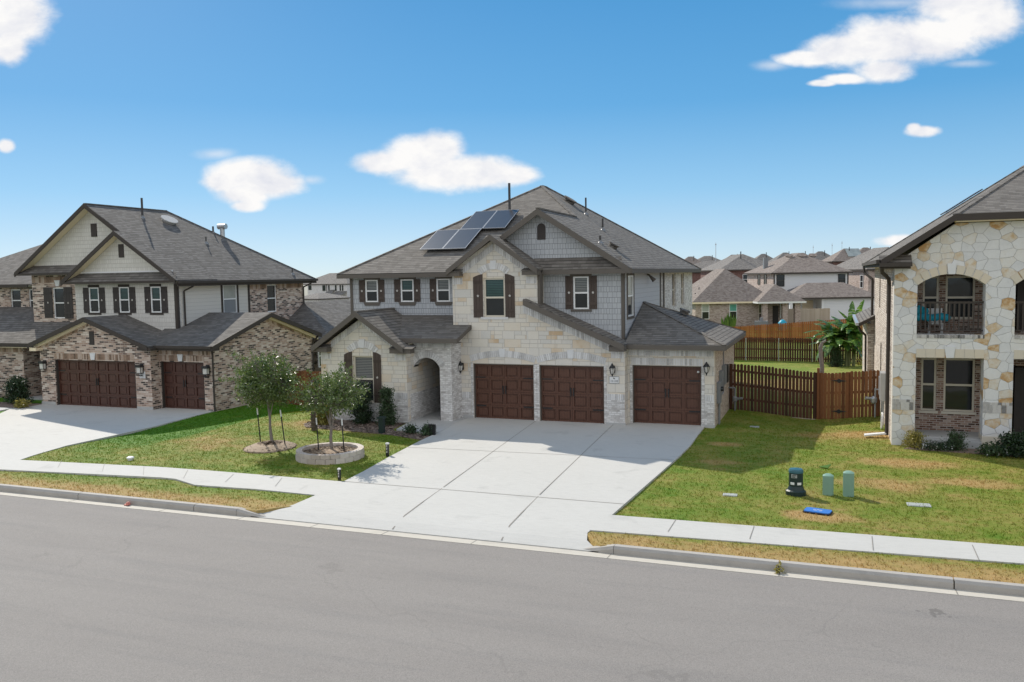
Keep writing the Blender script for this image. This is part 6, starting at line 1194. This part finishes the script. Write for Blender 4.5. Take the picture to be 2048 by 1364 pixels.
# lawn fixtures
def fixture(name, x, y, h, w, label, cat='light'):
    z = H(x, y); o = thing(name, (x, y, z), label, cat); m = MB(); m.box(x-w, x+w, y-w, y+w, z-.02, z+h-.04); m.build('post', M['metal_black'], o); m = MB(); m.box(x-w*1.15, x+w*1.15, y-w*1.15, y+w*1.15, z+h-.04, z+h); m.build('cap', M['white_paint'], o)
    m = MB(); F = front(y-w)
    for k in range(3): zc = z+h*(.3+.22*k); F.box(m, x-w*.5, x+w*.5, .001, .006, zc, zc+h*.10); F.box(m, x-w*.15, x+w*.5, .001, .006, zc+h*.12, zc+h*.16)
    m.build('pattern', M['lamp_glass'], o); return o
fixture('path_light', -12.66, -6.9, .42, .04, 'black path light with pale cap on the lawn edge beside the driveway', 'path light'); fixture('path_light', -12.42, -9.98, .34, .032, 'black path light with pale cap at the corner of driveway and sidewalk', 'path light')
m = MB(); m.box(-17.46, -17.33, -3.82, -3.70, -.15, .62)
for k in range(4): m.box(-17.49, -17.30, -3.85, -3.67, .05+.15*k, .09+.15*k)
tag(m.build('bollard', M['bark_dark']), 'dark ribbed post at the left end of the planted bed', 'post')
m = MB(); m.box(-14.82, -14.64, -3.66, -3.5, -.15, .46); m.box(-14.86, -14.60, -3.70, -3.46, .46, .52); tag(m.build('valve_post', M['ped_dark']), 'dark green square utility post in the planted bed', 'utility post')
m = MB(); m.prism([(-12.9, -3.6, -.06), (-12.68, -3.6, -.06), (-12.66, -3.62, .34), (-12.92, -3.62, .34)], (0, .09, 0)); m.tube((-12.79, -3.56, -.1), (-12.79, -3.56, .1), .03); tag(m.build('floodlight', M['metal_black']), 'small black floodlight on the bed edge beside the driveway', 'floodlight')
m = MB(); m.lathe((-20.05, -9.6, H(-20, -9.6)), [(.08, -.05), (.08, .05), (.11, .055), (.11, .09), (.07, .11), (.02, .115)], 14); tag(m.build('cleanout_cap', M['white_paint']), 'white round cleanout cap on the left lawn near the sidewalk', 'pipe cap')
m = MB(); m.lathe((-16.35, -13.40, -.18), [(.02, 0), (.06, .02), (.05, .07), (.02, .09)], 7); m.box(-16.45, -16.36, -13.44, -13.38, -.18, -.15); tag(m.build('litter', plain('red and white wrapper', (.5, .16, .12), .6, .5, 18))  , 'small crumpled red and white wrapper in the gutter', 'litter')
gz = H(-.83, -8.0)
pd = thing('utility_pedestal', (-.83, -8.0, gz), 'dark green cable pedestal with flared base, blue green cap and white stripes', 'utility box')
m = MB(); m.lathe((-.83, -8.0, gz), [(.24, -.05), (.24, .10), (.20, .13), (.165, .22), (.165, .55)], 20, 1., .85); m.build('body', M['ped_dark'], pd)
m = MB(); m.lathe((-.83, -8.0, gz), [(.172, .55), (.172, .60), (.15, .64), (.06, .655), (.01, .66)], 20, 1., .85); m.build('cap', M['ped_cap'], pd)
FPd = front(-8.0-.145); m = MB(); FPd.box(m, -.93, -.80, -.03, .006, .44+gz, .52+gz); lb_ = m.build('sticker', M['lid_grey'], pd)
m = MB(); FPd.box(m, -.915, -.815, .006, .009, .49+gz, .508+gz); FPd.box(m, -.915, -.84, .006, .009, .455+gz, .475+gz); m.build('lettering', M['metal_black'], lb_)
m = MB()
for a, b in ((-2.35, -1.75), (-1.35, -.75)):
    n = 6
    for i in range(n): t0, t1 = a+(b-a)*i/n, a+(b-a)*(i+1)/n; m.prism([(-.83+.170*math.cos(t0), -8+.146*math.sin(t0), .27+gz), (-.83+.170*math.cos(t1), -8+.146*math.sin(t1), .27+gz), (-.83+.170*math.cos(t1), -8+.146*math.sin(t1), .33+gz), (-.83+.170*math.cos(t0), -8+.146*math.sin(t0), .33+gz)], (.004*math.cos(t0), .004*math.sin(t0), 0))
m.build('stripe', M['white_paint'], pd)
for x, y, h, lb in ((-.10, -7.75, .52, 'shorter pale green cable pedestal in the middle of the three boxes'), (.36, -7.75, .62, 'taller pale green cable pedestal at the right of the three boxes')):
    z = H(x, y); m = MB(); q = []
    for i in range(17): a = math.pi*i/16; q.append((x+.125*math.cos(a), y+.02+.11*math.sin(a), z-.05))
    q += [(x-.125, y-.07, z-.05), (x-.09, y-.105, z-.05), (x+.09, y-.105, z-.05), (x+.125, y-.07, z-.05)]
    m.prism(q, (0, 0, h)); n0 = len(m.v); cc = Vector((x, y, z-.05+h)); qq = [((Vector(v)-Vector((x, y, z-.05)))*.55+cc+Vector((0, 0, .035))) for v in q]; 
    m2 = MB(); k = len(q); m2.v = [(v[0], v[1], z-.05+h) for v in q]+[tuple(v) for v in qq]; m2.f = [(i, (i+1) % k, k+(i+1) % k, k+i) for i in range(k)]+[tuple(range(k, 2*k))]
    o = thing('cable_pedestal', (x, y, z), lb, 'utility box', 'pale green pedestals on the right lawn'); m.build('body', M['ped_pale'], o); m2.build('cap', M['ped_pale'], o, smooth=True)
m = MB()
def rrect(cx, cy, a, b, r, rot, z):
    q = []
    for (sx, sy, a0) in ((1, 1, 0), (-1, 1, 90), (-1, -1, 180), (1, -1, 270)):
        for k in range(4): t = R(a0+30*k); q.append(Vector((sx*(a-r)+r*math.cos(t), sy*(b-r)+r*math.sin(t), 0)))
    mt = Matrix.Rotation(rot, 3, 'Z'); return [tuple(mt @ v+Vector((cx, cy, z))) for v in q]
ml = thing('meter_lid', (-.3, -9.42, -.06), 'bright blue oval water meter lid with white lettering on the right lawn', 'meter lid')
m.prism(rrect(-.3, -9.42, .30, .19, .08, R(-12), -.12), (0, 0, .07)); m.build('rim', M['metal_black'], ml); m = MB(); m.prism(rrect(-.3, -9.42, .28, .17, .07, R(-12), -.049), (0, 0, .02)); lid = m.build('lid', M['lid_blue'], ml)
m = MB(); mt = Matrix.Rotation(R(-12), 3, 'Z')
for dx, dy, a, b in ((-.08, .03, .03, .008), (0, .03, .03, .008), (.07, .03, .022, .008), (-.05, -.03, .04, .007), (.06, -.03, .03, .007)): c = mt @ Vector((dx, dy, 0)); m.box(-.3+c.x-a, -.3+c.x+a, -9.42+c.y-b, -9.42+c.y+b, -.029, -.026)
m.build('lettering', M['white_paint'], lid)
for x, y, a, b, lb in ((-2.33, -8.5, .17, .12, 'small square grey valve lid on the lawn near the driveway'), (1.86, -8.15, .25, .15, 'long grey valve lid on the lawn right of the pedestals'), (-2.6, 1.4, .16, .12, 'flat grey lid on the shaded grass beside the third garage')): z = H(x, y); m = MB(); m.prism(rrect(x, y, a, b, .03, .05, z-.08), (0, 0, .095)); m.prism(rrect(x, y, a*.8, b*.8, .02, .05, z+.016), (0, 0, .006)); tag(m.build('valve_box', M['lid_grey']), lb, 'valve box', 'grey valve boxes set in the grass')
z = H(-.2, -4.8); m = MB(); m.prism([(-.36, -4.85, z+.02), (-.04, -4.75, z+.09), (-.12, -4.95, z+.02)], (0, 0, .02)); tag(m.build('green_flag', M['bright_leaf']), 'small bright green plastic flag lying on the lawn behind the pedestals', 'flag')
wd_ = thing('kerb_weed', (-.9, -13.42, -.18), 'dry little weed growing from the right kerb joint', 'weed'); m = MB(); leaf_quads(m, (-.9, -13.42, -.12), 60, .05, .02, .06); m.build('leaves', M['gold_leaf'], wd_, weld=False, recalc=False)
# banana plant and neighbours in the back yard
random.seed(21)
bn = thing('banana_plant', (.75, 33, H(.75, 33)), 'tall banana plant with torn arching leaves in the back yard before the yard fence', 'banana plant'); bz = H(.75, 33)
st = [(.75+random.uniform(-.8, .8), 33+random.uniform(-.4, .4)) for _ in range(6)]; tips = []
for x, y in st: hh = random.uniform(1.3, 2.3); m = MB(); m.tube((x, y, bz-.1), (x+random.uniform(-.15, .15), y, bz+hh), .11, .07, 8); m.build('stem', M['banana_stem'], bn); tips.append((x, y, bz+hh))
def banana_leaf(p, az, el, L, wd, droop):
    m = MB(); n = 12; pts = []; d = Vector((math.cos(az)*math.cos(el), math.sin(az)*math.cos(el), math.sin(el))); q = Vector(p)
    for i in range(n+1):
        pts.append(q.copy()); q = q+d*(L/n); d = (d+Vector((0, 0, -droop/n))).normalized()
    sd = Vector((-math.sin(az), math.cos(az), 0))
    for i in range(1, n):
        t = i/n; w0 = wd*math.sin(math.pi*min(1, t*.95+.03))**.6; w1 = wd*math.sin(math.pi*min(1, (i+1)/n*.95+.03))**.6
        for sgn in (1, -1):
            tear = random.uniform(.75, 1.); dz = Vector((0, 0, -random.uniform(.04, .22)*wd)); g = .9 if random.random() < .5 else 1.
            a, b = pts[i], pts[i].lerp(pts[i+1], g); m.poly([a, b, b+sd*sgn*w1*tear+dz, a+sd*sgn*w0*tear+dz])
    m.tube(pts[0], pts[n//2], .02, .012, 5)
    return m.build('leaf', M['banana'], bn, weld=False, recalc=False)
for i in range(72):
    p = random.choice(tips); banana_leaf(p, random.uniform(0, 6.28), random.uniform(.0, 1.35), random.uniform(1.5, 2.7), random.uniform(.24, .36), random.uniform(.8, 2.2))
banana_leaf((1.05, 32.9, bz+2.2), R(75), 1.45, 2.3, .30, .35); banana_leaf((.7, 32.9, bz+2.0), R(185), .75, 2.5, .30, 1.9); banana_leaf((.5, 32.9, bz+1.6), R(180), .25, 2.2, .28, .7)
shrub('yard_bush', (.15, 32.2, bz-.05), (.62, .5, 1.35), 'bushy green shrub under the banana plant', 'holly_leaf', 170, 26, (.03, .06), taper=.5)
random.seed(23)
m = MB(); leaf_quads(m, (1.7, 34.2, bz-.05), 160, .3, .05, .14); tag(m.build('leaf_pile', M['gold_leaf'], weld=False, recalc=False), 'pile of dry tan leaves at the foot of the yard fence', 'leaf pile')
sn = thing('bare_trunk', (-.46, 5.6, H(-.46, 5.6)), 'pale crooked bare trunk standing right behind the gate post', 'trunk'); m = MB(); m.path([(-.46, 5.6, -.4), (-.46, 5.6, .9), (-.43, 5.6, 1.6), (-.48, 5.6, 2.05), (-.50, 5.6, 2.35), (-.44, 5.6, 2.55), (-.30, 5.6, 2.62)], [.10, .095, .085, .08, .08, .06, .03], 10); m.build('stem', M['bark'], sn)
# grass blades over the visible lawns, one object
rng = np.random.default_rng(4)
drv = [(a[1], a[0]) for a in dv[2:]]+[(a[2], a[0]) for a in dv[2:]][::-1]; ldv = [(a[1], a[0]) for a in ld]+[(a[2], a[0]) for a in ld][::-1]
wlp = [(-60, -10.9), (-23.8, -10.72), (-18.3, -10.2), (-12.0, -10.18), (-12.0, -11.62), (-13.9, -11.58), (-15.8, -11.68), (-16.8, -11.3), (-17.3, -11.29), (-22.7, -11.88), (-60, -12.02)]; wrp = [(-4.9, -11.13), (3.5, -10.88), (60, -10.68), (60, -11.77), (3.3, -11.97), (-4.9, -12.37)]
fw_p = [(-14.55, -2.95), (-13.25, -3.35), (-12.7, -3.0), (-13.0, -.9), (-14.8, -.9)]
polys = [drv, ldv, wlp, wrp, bp, fw_p, bp2, [(-48, -2.6), (-35.2, -2.6), (-35.2, -1.3), (-48, -1.3)], [(2.0, -1.5), (2.4, -1.0), (8, -1), (8, -2.2), (4.2, -1.7)]]
def ok(x, y):
    if math.hypot((x+17.02)/.80, (y+6.78)/.9) < 1 or math.hypot(x+14.3, y+7.5) < 1.03 or math.hypot((x+.3)/.32, (y+9.42)/.22) < 1 or y < -13.12 or (y < -12.3 and -12.2-max(0, (-12.6-y)*.9) < x < -4.8+max(0, (-12.55-y)*.72)): return False
    if -18.6 < x < -14.7 and y > -1.5 or -14.9 < x < -6.9 and y > -.95 or -6.95 < x < -3.8 and y > .45 or x > 1.65 and y > -1.0 or x < -25.3 and y > -.1: return False
    return not any(inpoly(x, y, P) for P in polys)
bl = MB(); cnt = 0; NB = 52000
while cnt < NB:
    x = rng.uniform(-25.5, 6.5); y = rng.uniform(-13.12, 5.0)
    if not ok(x, y): continue
    cnt += 1; z = H(x, y); hgt = rng.uniform(.022, .055); 
    for k in range(2):
        a = rng.uniform(0, 6.28); wv = rng.uniform(.006, .012); px_, py_ = x+rng.uniform(-.04, .04), y+rng.uniform(-.04, .04); lx, ly = rng.uniform(-.035, .035, 2)
        bl.poly([(px_-wv*math.cos(a), py_-wv*math.sin(a), z-.005), (px_+wv*math.cos(a), py_+wv*math.sin(a), z-.005), (px_+lx, py_+ly, z+hgt)])
tag(bl.build('grass_blades', M['blades'], weld=False, recalc=False, origin=(0, 0, 0)), kind='stuff')
